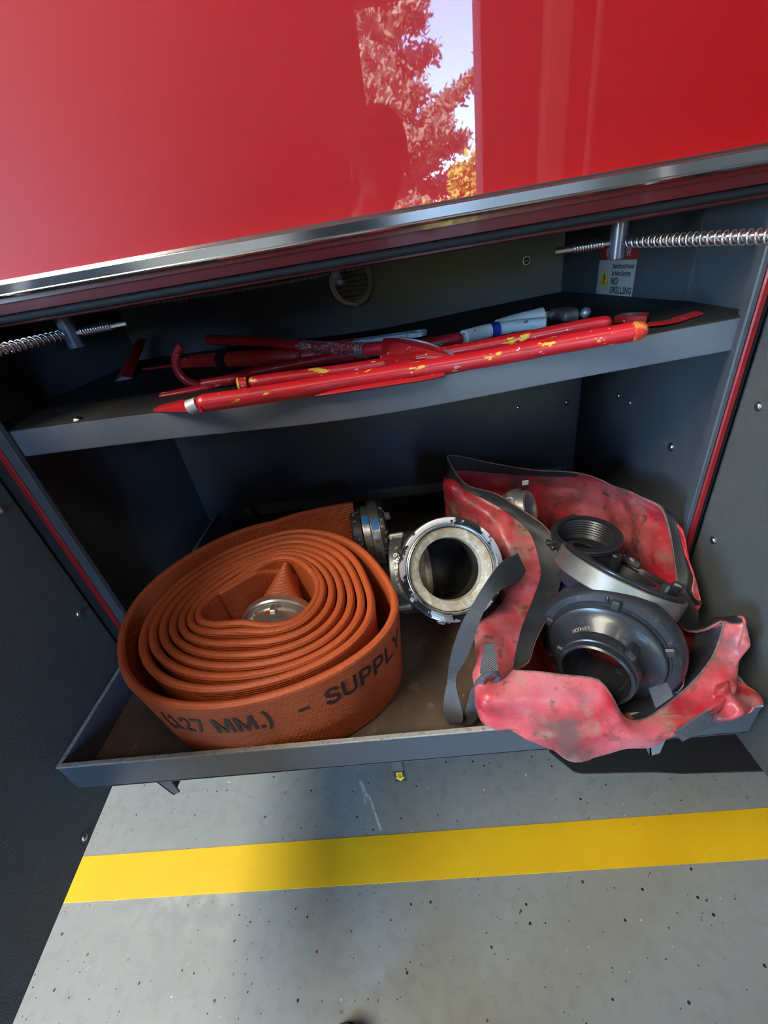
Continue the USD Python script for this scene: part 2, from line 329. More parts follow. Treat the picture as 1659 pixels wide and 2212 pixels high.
# round louvred vent on the back wall
vc = A([-.089, YB, 1.292])
vent = TR('vent', place(lathe([(.064, 0), (.064, .004), (.060, .007), (.056, .0045), (.052, .0045), (.050, .007), (.046, .006), (.046, 0)], 64), vc, (0, -1, 0)), M['vent'], label='round louvred vent')
for k in range(7):
    z = -.036 + k * .012
    w = math.sqrt(.047 ** 2 - z * z)
    m = box(-w, w, -.0035, .0035, -.0008, .0008, .0004); m.apply_transform(trimesh.transformations.rotation_matrix(.7, [1, 0, 0])); m.apply_translation(vc + A([0, -.004, z]))
    obj('louvre', m, M['vent'], vent, smooth=False)
obj('screw', dome_head(vc + A([.004, -.006, -.058]), (0, -1, 0), .0045, .003), M['steel'], vent, smooth=50)
TR('vent_duct_plate', place(lathe([(.047, .0005), (.047, .001), (1e-4, .001), (1e-4, .0005)], 40), vc, (0, -1, 0)), M['black_plastic'])
# wiring loom under the header
p0 = spline([(-.75, .13, 1.352), (-.5, .10, 1.350), (-.24, .085, 1.345), (-.08, .08, 1.349), (.02, .078, 1.345), (.047, .078, 1.343)], 60)
TR('wiring_loom', tube(p0, .0085, 12), M['black_plastic'], label='black sleeved wiring loom')
for off, z0 in ((.004, 1.341), (.010, 1.334)):
    q = spline([(-.75, .13 + off, z0 + .006), (-.5, .10 + off, z0 + .004), (-.24, .085 + off, z0 - .002), (-.07, .077 + off, z0), (.03, .076 + off, z0 + .006), (.05, .078 + off, z0 + .008)], 320)
    rr = .0048 + .0008 * np.sign(np.sin(np.arange(320) * PI / 2 + .3))
    TR('conduit', tube(q, rr, 10), M['black_plastic'], smooth=60, label='corrugated black conduit')
TR('loom_clip', cat(tube(spline([(-.075, .07, 1.362), (-.074, .066, 1.345), (-.072, .072, 1.322), (-.070, .084, 1.318)], 16), .003, 8, flat=(2.2, .6)), dome_head((-.068, .074, 1.318), (0, -.6, -.8), .006, .003)), M['black_plastic'])
# spring stays that hold the doors
M['pivot'] = mat('pivot_metal', (.11, .11, .13), .3, .7)
def stay(px, sgn):
    piv = A([px, .076, 1.310]); dirn = A([sgn * .4 * .9, -.92, -.035]); dirn = A([.076 * sgn, -.19, -.009]) if sgn > 0 else A([-.155 * .45, -.43 * .45, 0.0]); dirn = dirn / np.linalg.norm(dirn)
    wx = .549 if sgn > 0 else -.695
    b_ = piv + dirn * .47; eb_ = A([wx, b_[1], b_[2]])
    lo_, hi_ = sorted((b_[0], wx))
    ia = A([.275, .076 + .03, 1.3095]) if sgn > 0 else A([-.441, .076 + .02, 1.3105])
    rod = TR('door_stay', cat(tube([ia, piv], .0052, 12), tube([piv, b_], .0052, 12)), M['steel'], label='bright steel door stay rod')
    obj('stay_bracket', box(lo_ - .008, hi_ + .004, b_[1] - .012, b_[1] + .012, b_[2] - .010, b_[2] + .010, .003), M['pivot'], rod, smooth=False)
    obj('pivot_pin', cat(tube([piv + A([0, 0, .06]), piv - A([0, 0, .022])], .0125, 18)), M['pivot'], rod)
    n = 46; t = np.linspace(.016, .44, n * 12); ph = np.arange(n * 12) * 2 * PI / 12
    F = frame(dirn)
    coil = piv + dirn * t[:, None] + .0079 * (np.cos(ph)[:, None] * F[:, 0] + np.sin(ph)[:, None] * F[:, 1])
    obj('coil_spring', tube(coil, .0013, 6), M['steel'], rod, smooth=60)
    d2 = (ia - piv); L = np.linalg.norm(d2); d2 /= L; F = frame(d2)
    n = 12; t = np.linspace(.018, L * .72, n * 10); ph = np.arange(n * 10) * 2 * PI / 10
    obj('coil_spring', tube(piv + d2 * t[:, None] + .0066 * (np.cos(ph)[:, None] * F[:, 0] + np.sin(ph)[:, None] * F[:, 1]), .0012, 6), M['steel'], rod, smooth=60)
stay(.358, 1); stay(-.530, -1)
# warning label on the wiring cover
M['label_white'] = mat('label_white', (.42, .41, .38), .5); M['label_red'] = mat('label_red', (.30, .02, .02), .5); M['label_black'] = mat('label_black', (.015, .015, .015), .5); M['label_yellow'] = mat('label_yellow', (.62, .45, .03), .5)
e1 = A([.545 - .477, .252 - YB, 0]); e1 /= np.linalg.norm(e1)                 # towards the viewer along the cover
lo = A([.477, YB, 0]) + e1 * .155; lo[2] = 1.188; nrm = A([e1[1], -e1[0], 0]); nrm *= np.sign(-nrm[0])
def lab(u0, u1, v0, v1, t0, t1):
    m = box(u0, u1, v0, v1, t0, t1, .0001); m.vertices = lo + m.vertices[:, :1] * e1 + m.vertices[:, 1:2] * A([0, 0, 1.]) + m.vertices[:, 2:] * nrm; return m
wl = TR('warning_label', lab(0, .125, 0, .070, .0002, .0008), M['label_white'], smooth=False, label='white warning label with red heading')
obj('label_heading', lab(0, .125, .072, .098, .0002, .0008), M['label_red'], wl, smooth=False)
def words(txt, h, u, v, w=None, bold=True):
    m = meshkit.text_mesh(txt, h, .0003, bold)
    if w: m.vertices[:, 0] *= w / np.ptp(m.vertices[:, 0])
    return decal(m, lo + e1 * u + A([0, 0, v]) + nrm * .0009, e1, (0, 0, 1))
obj('label_text', cat(words('DRILLING', .013, .050, .004, .070), words('NO', .013, .050, .022, .022), words('is Not Empty', .008, .050, .040, .062), words('Electrical Panel', .008, .050, .054, .070)), M['label_black'], wl, smooth=False)
obj('label_heading_text', words('DANGER', .014, .022, .078, .08), M['label_white'], wl, smooth=False)
tr_ = Polygon([(.006, .018), (.044, .018), (.025, .052)]); tm = trimesh.creation.extrude_polygon(tr_, .0003, engine='earcut')
obj('hazard_triangle', decal(tm, lo + nrm * .0009, e1, (0, 0, 1)), M['label_yellow'], wl, smooth=False)
bolt = Polygon([(.0235, .022), (.027, .022), (.0255, .031), (.029, .031), (.0245, .044), (.0225, .034), (.025, .034)]).buffer(0)
obj('hazard_mark', decal(trimesh.creation.extrude_polygon(bolt, .0003, engine='earcut'), lo + nrm * .0013, e1, (0, 0, 1)), M['label_black'], wl, smooth=False)

# doors
def door(hx, ang, sgn):
    """hx: hinge x, ang: degrees that the free edge swings towards the middle; thickness lies outward"""
    a = math.radians(ang); f = A([-sgn * math.sin(a), -math.cos(a), 0]); o = A([sgn * math.cos(a), -math.sin(a) * 1, 0]) if sgn > 0 else A([-math.cos(a), -math.sin(a), 0])
    def pb(u0, u1, w0, w1, z0, z1, b=.002):
        m = box(u0, u1, w0, w1, z0, z1, b); v = m.vertices.copy()
        m.vertices = A([hx, -.004, 0]) + v[:, :1] * f + v[:, 1:2] * o + v[:, 2:] * A([0, 0, 1.])
        if np.linalg.det(np.stack([f, o, [0, 0, 1]], 1)) < 0: m.invert()
        return m
    d = TR('door', pb(.0, .62, 0, .004, .478, 1.355), M['door_paint'], smooth=False, label='open door with dark textured inner panel')
    obj('outer_skin', pb(-.0, .62, .0042, .045, .474, 1.36, .004), M['red_paint'], d, smooth=False)
    for z in (1.062, .802, .498):
        obj('rivet', dome_head(A([hx, -.004, z]) + f * (.036 if z > .6 else .325) - o * .0003, -o, .0062, .004), M['steel'], d, smooth=50)
    obj('rivet', dome_head(A([hx, -.004, .498]) + f * .036 - o * .0003, -o, .0062, .004), M['steel'], d, smooth=50)
door(-.730, 5.6, -1); door(.5515, -.5, 1)

# slide-out tray
TX0, TX1, TY0, TY1, TZ, TR_ = -.7025, .516, -.275, .600, .575, .65
tray = TR('slide_tray', box(TX0, TX1, TY0, TY1, TZ - .004, TZ, .001), M['tray_floor'], smooth=False, label='slide-out tray with grimy brown floor')
obj('front_flange', box(TX0, TX1, TY0, TY0 + .004, TZ - .006, TR_ - .0045, .001), M['tray_paint'], tray, smooth=False)
obj('side_flange', box(TX0, TX0 + .004, TY0 + .004, TY1, TZ - .004, TR_ - .0045, .001), M['tray_paint'], tray, smooth=False)
obj('side_flange', box(TX1 - .004, TX1, TY0 + .004, TY1, TZ - .004, TR_ - .0045, .001), M['tray_paint'], tray, smooth=False)
obj('flange_hem', box(TX0 - .001, TX1 + .001, TY0 - .001, TY0 + .0075, TR_ - .0045, TR_, .001), M['tray_edge'], tray, smooth=False)
for x0 in (TX0 - .001, TX1 - .0055): obj('flange_hem', box(x0, x0 + .0065, TY0 + .0075, TY1, TR_ - .0045, TR_, .001), M['tray_edge'], tray, smooth=False)
TR('back_rail', extrude_x(Polygon([(.598, .650), (.6125, .650), (.6125, .615), (.6105, .615), (.6105, .648), (.598, .648)]), -.600, .53), M['galv'], smooth=False, label='grey metal angle along the back wall')
G = []
rail_face = A([[-.600, .597, .652], [.53, .597, .652], [.53, .597, .620], [-.590, .597, .620]])
rf = trimesh.creation.extrude_polygon(Polygon([(-.606, .652), (.53, .652), (.53, .618), (-.592, .618)]), .002, engine='earcut'); v = rf.vertices.copy(); rf.vertices = np.stack([v[:, 0], .598 - v[:, 2], v[:, 1]], 1); rf.invert()
TR('back_rail_face', rf, M['galv'], smooth=False, label='grey face of the rear angle')
TR('rail_clip', cat(box(-.575, -.562, .588, .5955, .612, .655, .002), place(lathe([(.006, 0), (.006, .005), (1e-4, .005), (1e-4, 0)], 10), (-.556, .5955, .644), (0, -1, 0)), place(lathe([(.006, 0), (.006, .005), (1e-4, .005), (1e-4, 0)], 10), (-.556, .5955, .624), (0, -1, 0))), M['black_plastic'], smooth=40)
# slide brackets below the front edge
for x, m_ in ((-.556, 'tray_paint'), (.372, 'galv')):
    s = 1 if x < 0 else -1
    obj('slide_bracket', cat(box(x - .03, x + .03, -.268, -.20, .564, .568, .001),
        trimesh.convex.convex_hull(A([(x - .012, -.262, .565), (x + .022, -.262, .565), (x + .020, -.262, .500), (x + .004, -.262, .492), (x - .012, -.259, .565), (x + .022, -.259, .565), (x + .020, -.259, .500), (x + .004, -.259, .492)])),
        trimesh.convex.convex_hull(A([(x - .012, -.262, .565), (x + .004, -.262, .492), (x - .012, -.20, .565), (x + .004, -.20, .492), (x - .009, -.262, .565), (x + .007, -.262, .492), (x - .009, -.20, .565), (x + .007, -.20, .492)]))), M[m_], tray, smooth=False)
# yellow arrow tag
obj('latch_lever', box(-.0995, -.0795, -.272, -.262, .532, .570, .001), M['tray_paint'], tray, smooth=False)
tg = obj('latch_tag', box(-.1005, -.0785, -.2735, -.2710, .497, .533, .0005), M['label_black'], tray, smooth=False, label='black tag with yellow arrow')
ar = Polygon([(-.095, .531), (-.084, .531), (-.084, .513), (-.0805, .513), (-.0895, .499), (-.0985, .513), (-.095, .513)])
def on_y(poly, y, t):
    m = trimesh.creation.extrude_polygon(poly, t, engine='earcut'); v = m.vertices.copy(); m.vertices = np.stack([v[:, 0], y - v[:, 2], v[:, 1]], 1); m.invert(); return m
am = on_y(ar, -.2735, .0003)
tx = meshkit.text_mesh('LOCK', .006, .0002, True); v = tx.vertices.copy(); tx.vertices = np.stack([-.0922 + v[:, 1], np.full(len(v), -.2739) - v[:, 2], .528 - v[:, 0] * .016 / np.ptp(v[:, 0])], 1)
obj('arrow_mark', am, M['label_yellow'], tray, smooth=False); obj('arrow_text', tx, M['label_black'], tray, smooth=False)
# underbody far below the floor of the compartment
TR('sill', box(-2.6, -.745, .03, .06, .50, .56), M['liner'], smooth=False); TR('sill', box(.556, 2.6, .03, .06, .50, .56), M['liner'], smooth=False)
TR('underbody', box(-2.6, 2.6, .64, 2.4, .55, 2.75, .01), M['liner'], smooth=False)

# ------------------------------------------------------------------ the hose roll
def hose_extra(nodes, links):
    prev = [l for l in links if l[1] == 'p.normal'][0]; links.remove(prev)
    nodes.update({"wm": ("mapping", {"scale": (0, 0, 1)}), "w": ("wave_texture", {"bands_direction": "z", "scale": 62.0, "distortion": .6, "detail": 2.0}), "wb": ("bump", {"strength": .55, "distance": .0012}),
                  "w2": ("voronoi_texture", {"scale": 330.0}), "wb2": ("bump", {"strength": .35, "distance": .001})})
    links += [("geo.position", "wm.vector"), ("wm.vector", "w.vector"), ("w.fac", "wb.height"), ("bu.normal", "wb.normal"), ("geo.position", "w2.vector"), ("w2.distance", "wb2.height"), ("wb.normal", "wb2.normal"), ("wb2.normal", "p.normal")]
M['hose'] = mat('hose_rubber', (.46, .085, .022), .55, bump=(130, .15, .002), mixes=[(14, .42, .75, (.40, .075, .022), 4), (70, .66, .78, (.52, .16, .07), 4), (25, .70, .80, (.30, .10, .06), 4)], extra=hose_extra)
M['print_ink'] = mat('print_ink', (.016, .013, .012), .6)
M['alu'] = mat('cast_aluminium', (.62, .60, .57), .34, .85, bump=(300, .08, .001), mixes=[(60, .60, .75, (.42, .40, .37), 4)])
M['red_dot'] = mat('red_dot', (.62, .02, .02), .5)
LA = [[-0.628, -0.079], [-0.596, -0.138], [-0.548, -0.202], [-0.502, -0.239], [-0.444, -0.263], [-0.387, -0.274], [-0.319, -0.276], [-0.255, -0.265], [-0.191, -0.246], [-0.126, -0.21], [-0.073, -0.164], [-0.046, -0.119], [-0.046, -0.076], [-0.071, -0.012], [-0.093, 0.045], [-0.142, 0.132], [-0.226, 0.211], [-0.313, 0.255], [-0.38, 0.277], [-0.441, 0.268], [-0.527, 0.22], [-0.587, 0.162], [-0.63, 0.085], [-0.647, 0.039], [-0.638, -0.032]]
LB = [[-0.572, -0.117], [-0.543, -0.163], [-0.508, -0.198], [-0.46, -0.228], [-0.404, -0.249], [-0.36, -0.255], [-0.291, -0.255], [-0.242, -0.246], [-0.177, -0.224], [-0.127, -0.193], [-0.091, -0.152], [-0.076, -0.115], [-0.098, -0.033], [-0.14, 0.092], [-0.222, 0.178], [-0.307, 0.22], [-0.41, 0.196], [-0.501, 0.146], [-0.555, 0.086], [-0.586, 0.022], [-0.59, -0.045], [-0.581, -0.095]]
LI = [[-0.467, -0.04], [-0.451, -0.071], [-0.421, -0.08], [-0.356, -0.087], [-0.29, -0.104], [-0.252, -0.094], [-0.24, -0.069], [-0.227, -0.011], [-0.247, 0.032], [-0.281, 0.073], [-0.32, 0.095], [-0.355, 0.08], [-0.399, 0.045], [-0.432, 0.017], [-0.46, -0.011]]
HC = A([-.345, -.012]); HT = .0160                       # coil middle, thickness of the flat hose
def radial(L, inset):
    q = A(L) - HC; th = np.arctan2(q[:, 1], q[:, 0]) % (2 * PI); o = np.argsort(th); th, r = th[o], np.hypot(*q.T)[o] + inset
    th = np.concatenate([th - 2 * PI, th, th + 2 * PI]); r = np.tile(r, 3)
    return lambda t: PchipInterpolator(th, r)(t % (2 * PI))
fA, fB, fI = radial(LA, -HT / 2), radial(LB, -HT / 2), radial(LI, HT / 2)
TURNS = 8.15
th = np.linspace(PI / 2 + .12, PI / 2 + .12 + 2 * PI * TURNS, 1500)
kap = (th - th[0]) / (2 * PI)
w = np.clip((kap - .72) / .28, 0, 1); w = w * w * (3 - 2 * w)
s_ = np.clip((kap - 1) / (TURNS - 1.9), 0, 1)
wob = .0035 * np.sin(2.3 * th + 1.7 * kap) * np.sin(PI * np.clip(kap - .9, 0, 1)) * (s_ > 0) * (1 - s_)
r_ = np.where(kap < 1, fA(th) * (1 - w) + fB(th) * w, fB(th) * (1 - s_) + fI(th) * s_ + wob)
k_ = np.exp(-.5 * (np.arange(-14, 15) / 5.) ** 2); k_ /= k_.sum()
r_ = np.convolve(np.pad(r_, 14, mode='edge'), k_, 'valid')
coil = HC + r_[:, None] * np.stack([np.cos(th), np.sin(th)], 1)
tail = spline([(-.165, .318), (-.20, .316), (-.26, .308), (-.33, .292), tuple(coil[0])], 40)[:-1]
endp = coil[-1]; tg_ = coil[-1] - coil[-6]; tg_ /= np.linalg.norm(tg_)
fold = spline([tuple(endp), tuple(endp + tg_ * .03), (-.395, .052), (-.350, .080), (-.318, .083), (-.296, .072)], 40)[1:]
path = np.vstack([tail, coil, fold]); nT, nC = len(tail), len(coil)
ztop = .7800 + .0045 * np.sin(1.9 * np.linspace(0, 60, len(path))) * np.linspace(.2, 1, len(path)) + .003 * np.sin(np.linspace(0, 9, len(path)))
hw = np.full(len(path), .0); zb = np.full(len(path), TZ + .001)
thick = np.full(len(path), HT)
fl = np.linspace(0, 1, len(fold)); ztop[-len(fold):] = ztop[-len(fold)] + .0 - .035 * np.clip(fl - .55, 0, 1) * 2
def sweep_flat(path, ztop, zbot, thick, lean=.055):
    T = np.gradient(path, axis=0); T /= np.linalg.norm(T, axis=1, keepdims=True); N = np.stack([T[:, 1], -T[:, 0]], 1)
    prof = []                                                       # (side, height 0..1, rounded end offset)
    for a in np.linspace(0, PI, 9): prof.append((math.cos(a), 1, math.sin(a)))
    for h in (.85, .6, .35, .12): prof.append((-.92, h, 0))
    for a in np.linspace(PI, 2 * PI, 7): prof.append((math.cos(a), 0, math.sin(a)))
    for h in (.12, .35, .6, .85): prof.append((.92, h, 0))
    k = len(prof); V = []
    for i in range(len(path)):
        t = thick[i] / 2; z0, z1 = zbot[i] + t, ztop[i] - t
        for sd, h, e in prof:
            q = path[i] + N[i] * sd * t; q = q - (path[i] - HC) * lean * (1 - h); V.append((q[0], q[1], z0 + (z1 - z0) * h + e * t))
    F = []; j = np.arange(k); j2 = (j + 1) % k
    for i in range(len(path) - 1):
        a, b = i * k, (i + 1) * k
        F += [np.stack([a + j, b + j2, a + j2], 1), np.stack([a + j, b + j, b + j2], 1)]
    for a, fl_ in ((0, 1), ((len(path) - 1) * k, 0)):
        q = np.stack([np.full(k - 2, a), a + np.arange(1, k - 1), a + np.arange(2, k)], 1); F.append(q if fl_ else q[:, ::-1])
    m = trimesh.Trimesh(A(V), np.vstack(F), process=False)
    if m.volume < 0: m.invert()
    return m
hose = thing('fire_hose', 'rolled orange large diameter fire hose with black lettering standing in the tray', 'fire hose', loc=(HC[0], HC[1], TZ))
obj('hose_jacket', sweep_flat(path, ztop, zb, thick), M['hose'], hose, smooth=60)
# lettering bent round the outer turn: every letter follows the path
out = coil[:360]; sarc = np.concatenate([[0], np.cumsum(np.linalg.norm(np.diff(out, axis=0), axis=1))])
Tn = np.gradient(out, axis=0); Tn /= np.linalg.norm(Tn, axis=1, keepdims=True); Nn = np.stack([Tn[:, 1], -Tn[:, 0]], 1)
def s_of(x, y): return sarc[np.argmin(np.hypot(out[:, 0] - x, out[:, 1] - y))]
def bend(txt, x0y0, x1y1, zlow, h):
    m = meshkit.text_mesh(txt, h, .0006, True)
    for _ in range(2): m = m.subdivide()
    a, b_ = s_of(*x0y0), s_of(*x1y1); v = m.vertices.copy()
    u = a + (v[:, 0] - v[:, 0].min()) / np.ptp(v[:, 0]) * (b_ - a)
    P = np.stack([np.interp(u, sarc, out[:, k]) for k in (0, 1)], 1); N = np.stack([np.interp(u, sarc, Nn[:, k]) for k in (0, 1)], 1)
    hgt = (zlow + v[:, 1:2] - TZ) / .205
    m.vertices = np.stack([*(P + N * (HT / 2 * .95 + .0004 + v[:, 2:3]) - (P - HC) * .055 * (1 - hgt)).T, zlow + v[:, 1]], 1)
    return m
ZL = .705
for txt, a, b_, dz in (('(127', (-.472, -.250), (-.392, -.27), 0), ('MM.)', (-.372, -.272), (-.276, -.268), 0), ('-', (-.236, -.260), (-.214, -.252), .0), ('SUPPLY', (-.190, -.245), (-.050, -.12), .0)):
    obj('lettering', bend(txt, a, b_, ZL + dz, .042), M['print_ink'], hose, smooth=False, label='black stencilled letters')

def lug(ang, r, z0, z1, w=.016, d=.012):
    m = box(-w / 2, w / 2, r - .003, r + d, z0, z1, .003); m.apply_transform(trimesh.transformations.rotation_matrix(ang, [0, 0, 1])); return m
# end coupling inside the roll: axis towards the viewer
ax = A([.06, -.97, .10]); cc = A([-.338, -.022, .646])
cp = obj('end_coupling', place(lathe([(.050, .045), (.086, .045), (.091, .041), (.091, .018), (.088, .012), (.080, .010), (.080, .004), (.083, .002), (.085, -.010), (.084, -.030), (.070, -.034), (.070, -.05), (.050, -.05)], 72), cc, -ax), M['alu'], hose, label='cast aluminium hose coupling with red dot', smooth=30)
obj('coupling_ring', place(lathe([(.084, .012), (.0925, .014), (.0955, .018), (.0955, .036), (.0925, .042), (.084, .042)], 72), cc, -ax), M['alu'], hose, smooth=30)
F = frame(-ax)
up_l = A([0, 0, 1.]) - (-ax / np.linalg.norm(ax)) * ((-ax / np.linalg.norm(ax))[2]); up_l /= np.linalg.norm(up_l)
axn = ax / np.linalg.norm(ax)
obj('red_dot', place(lathe([(.0055, 0), (.0055, .0012), (1e-5, .0014), (1e-5, 0)], 20), cc + up_l * .0848 + axn * .012 + np.cross(up_l, axn) * -.002, up_l), M['red_dot'], cp)
for a in (-.1, .55):
    q = trimesh.transformations.rotation_matrix(a, axn)[:3, :3] @ up_l
    obj('coupling_lug', place(box(-.007, .007, -.012, .010, -.003, .0065, .002), cc + q * .084 + axn * .004, q, axn), M['alu'], cp, smooth=False)
# the hose end narrows from the flat fold to the coupling
nk = []
for t in np.linspace(0, 1, 14):
    e = t * t * (3 - 2 * t); c_ = (cc - axn * .030) * (1 - e) + A([-.306, .080, .690]) * e + A([0, 0, .008]) * math.sin(PI * t)
    a_ = np.linspace(0, 2 * PI, 40, endpoint=False); rx, rz = .074 * (1 - e) + .011 * e, .074 * (1 - e) + .092 * e
    d1 = A([1, .05, 0]) * (1 - e) + A([.9, -.45, 0]) * e
    nk.append(c_ + np.cos(a_)[:, None] * d1 * rx * (1 + .12 * e * np.cos(3 * a_)[:, None]) + np.sin(a_)[:, None] * A([0, .10 * (1 - e), 1]) * rz)
obj('hose_neck', grid_solid(np.stack(nk, 1), .003, True), M['hose'], hose, smooth=60)
# tail coupling at the back: axis along the truck
M['tape_blue'] = mat('tape_blue', (.03, .20, .55), .4, mixes=[(160, .6, .7, (.05, .12, .25), 3)])
M['alu_worn'] = mat('worn_aluminium', (.60, .58, .54), .3, .85, mixes=[(55, .58, .66, (.50, .20, .20), 3), (70, .60, .72, (.22, .21, .20), 4)])
M['worn_black'] = mat('worn_black_alloy', (.035, .035, .038), .4, .2, mixes=[(70, .56, .66, (.40, .40, .40), 4)])
tc = A([-.128, .318, .668]); tax = A([1, .10, .02])
tcp = obj('tail_coupling', place(lathe([(.055, -.052), (.080, -.052), (.086, -.046), (.086, -.024), (.080, -.020), (.055, -.020)], 64), tc, tax), M['worn_black'], hose, label='worn black and silver hose coupling with blue tape')
obj('coupling_ring', place(lathe([(.055, -.020), (.083, -.020), (.084, -.018), (.084, -.001), (.083, .0), (.055, .0)], 64), tc, tax), M['alu_worn'], hose)
obj('coupling_ring', place(lathe([(.055, .001), (.092, .001), (.094, .003), (.094, .026), (.092, .028), (.055, .028)], 64), tc, tax), M['alu_worn'], hose)
obj('coupling_face', place(lathe([(.058, .028), (.095, .028), (.096, .030), (.096, .040), (.088, .046), (.076, .046), (.076, .036), (.058, .036)], 64), tc, tax), M['worn_black'], hose)
for a in (0.5, 2.6, 4.7): obj('coupling_lug', place(lug(a, .080, .040, .060, .02, .010), tc, tax), M['alu_worn'], hose, smooth=False)
def band_patch(r, z0, z1, a0, a1, t=.0006, n=14):
    a = np.linspace(a0, a1, n); G = np.stack([np.stack([r * np.cos(a), r * np.sin(a), np.full(n, z)], 1) for z in np.linspace(z0, z1, 3)], 1); return grid_solid(G, t)
Ft = frame(tax)
def ang_of(vec): q = Ft.T @ A(vec); return math.atan2(q[1], q[0])
a0 = ang_of((0, -.55, .83))
for r, z0, z1, da in ((.0846, -.0185, -.0005, -.10), (.0946, .004, .025, .15)):
    obj('blue_tape', place(band_patch(r, z0, z1, a0 + da - .16, a0 + da + .16), tc, tax), M['tape_blue'], tcp, smooth=60)

# ------------------------------------------------------------------ silver elbow adapter
M['chipped'] = mat('chipped_black_alloy', (.70, .70, .71), .28, .9, mixes=[((30, 30, 30), .50, .53, (.03, .03, .033), 5)])
M['black_alloy'] = mat('black_alloy', (.020, .021, .025), .30, .0, coat=.15, mixes=[(35, .62, .74, (.09, .09, .10), 4)])
M['inner_corroded'] = mat('corroded_lining', (.36, .33, .27), .6, .1, bump=(200, .4, .002), mixes=[(90, .46, .62, (.52, .50, .44), 5), (16, .48, .66, (.26, .18, .09), 5)])
M['worn_dark'] = mat('worn_dark_alloy', (.10, .10, .10), .38, .6, mixes=[(60, .56, .66, (.42, .42, .41), 4)])
M['bore_black'] = mat('bore_black', (.012, .013, .014), .5, mixes=[(22, .5, .75, (.05, .035, .02), 4)])
M['ring_polished'] = mat('ring_polished', (.60, .61, .63), .2, 1., mixes=[(40, .60, .66, (.25, .24, .23), 4)])
ec = A([.057, -.072, .834]); ea = A([.14, -.76, .60]); ea = ea / np.linalg.norm(ea)
eb = A([-.86, .10, -.10]); eb = eb / np.linalg.norm(eb)
ch = ec - ea * .118
def cyl(p, q, r, n=64):
    d_ = A(q) - A(p); L = np.linalg.norm(d_); t = place(trimesh.creation.cylinder(r, L, sections=n).apply_translation((0, 0, L / 2)), p, d_)
    return Manifold(m3.Mesh(t.vertices.astype(np.float32), t.faces.astype(np.uint32)))
def ball(c, r): return Manifold.sphere(r, 48).translate(tuple(map(float, c)))
elbow = thing('elbow_adapter', 'chipped silver elbow adapter with wide open mouth beside the hose roll', 'hose adapter', loc=tuple(ch))
e2 = ch + eb * .091
body = (cyl(ch, ec - ea * .02, .079) + ball(ch, .080) + cyl(ch, e2, .070)) - (cyl(ch, ec + ea * .05, .0605) + ball(ch, .068) + cyl(ch, e2 + eb * .03, .053))
obj('elbow_body', body, M['bore_black'], elbow, smooth=40)
obj('front_ring', place(lathe([(.083, -.034), (.092, -.034), (.0965, -.030), (.0985, -.012), (.0985, -.004), (.0975, -.0005), (.0955, 0), (.0885, 0), (.0875, -.002), (.083, -.004)], 96), ec, ea), M['chipped'], elbow, smooth=30)
obj('black_collar', place(lathe([(.083, -.062), (.096, -.058), (.0985, -.050), (.0985, -.0345), (.083, -.0345)], 96), ec, ea), M['black_alloy'], elbow, smooth=30)
obj('inner_ring', place(lathe([(.0875, -.003), (.0845, -.001), (.0835, -.004), (.081, -.003), (.0795, -.008), (.0785, -.030), (.083, -.030), (.0875, -.020)], 96), ec, ea), M['ring_polished'], elbow, smooth=25)
obj('lining', place(lathe([(.0787, -.009), (.077, -.011), (.0735, -.0105), (.066, -.0125), (.0605, -.016), (.0595, -.034), (.062, -.036), (.0787, -.030)], 96), ec, ea), M['inner_corroded'], elbow, smooth=25, label='corroded pale lining')
for a in (1.0, 2.75, 4.05):
    obj('ring_lug', place(cat(lug(a, .095, -.048, -.020, .015, .011), lug(a + .10, .095, -.030, -.004, .009, .006)), ec, ea), M['chipped'] if a > 2 else M['black_alloy'], elbow, smooth=False)
obj('side_ring', place(lathe([(.058, -.030), (.080, -.030), (.086, -.026), (.0875, -.006), (.085, .0), (.082, .001), (.0785, -.004), (.066, -.004), (.066, .0), (.058, .0)], 80), e2, eb), M['worn_dark'], elbow, smooth=30, label='grey ring with raised numbers')
obj('side_band', place(lathe([(.070, -.050), (.083, -.048), (.0885, -.044), (.0885, -.0315), (.070, -.0315)], 80), e2, eb), M['black_alloy'], elbow, smooth=30)
obj('bore_ring', place(lathe([(.0475, -.066), (.0545, -.066), (.0545, -.044), (.0475, -.044)], 64), e2, eb), M['inner_corroded'], elbow, smooth=30)
Fb = frame(eb)
for i, chr_ in enumerate('12569'):
    m = meshkit.text_mesh(chr_, .011, .0010, True); a = .42 + i * .13 + PI / 2 * 0
    q = Fb.T @ A([0, -.70, .72]); a0 = math.atan2(q[1], q[0]); a = a0 - .28 + i * .14
    rad = Fb @ A([math.cos(a), math.sin(a), 0]); tan_ = Fb @ A([-math.sin(a), math.cos(a), 0])
    obj('raised_number', decal(m, e2 + rad * .0872 - eb * .022, tan_, -eb if np.cross(tan_, -eb) @ rad > 0 else eb), M['alu'], elbow, smooth=False)
for a in (.3, 2.4, 4.5): obj('ring_lug', place(lug(a, .083, -.030, .004, .014, .009), e2, eb), M['alu'], elbow, smooth=False)

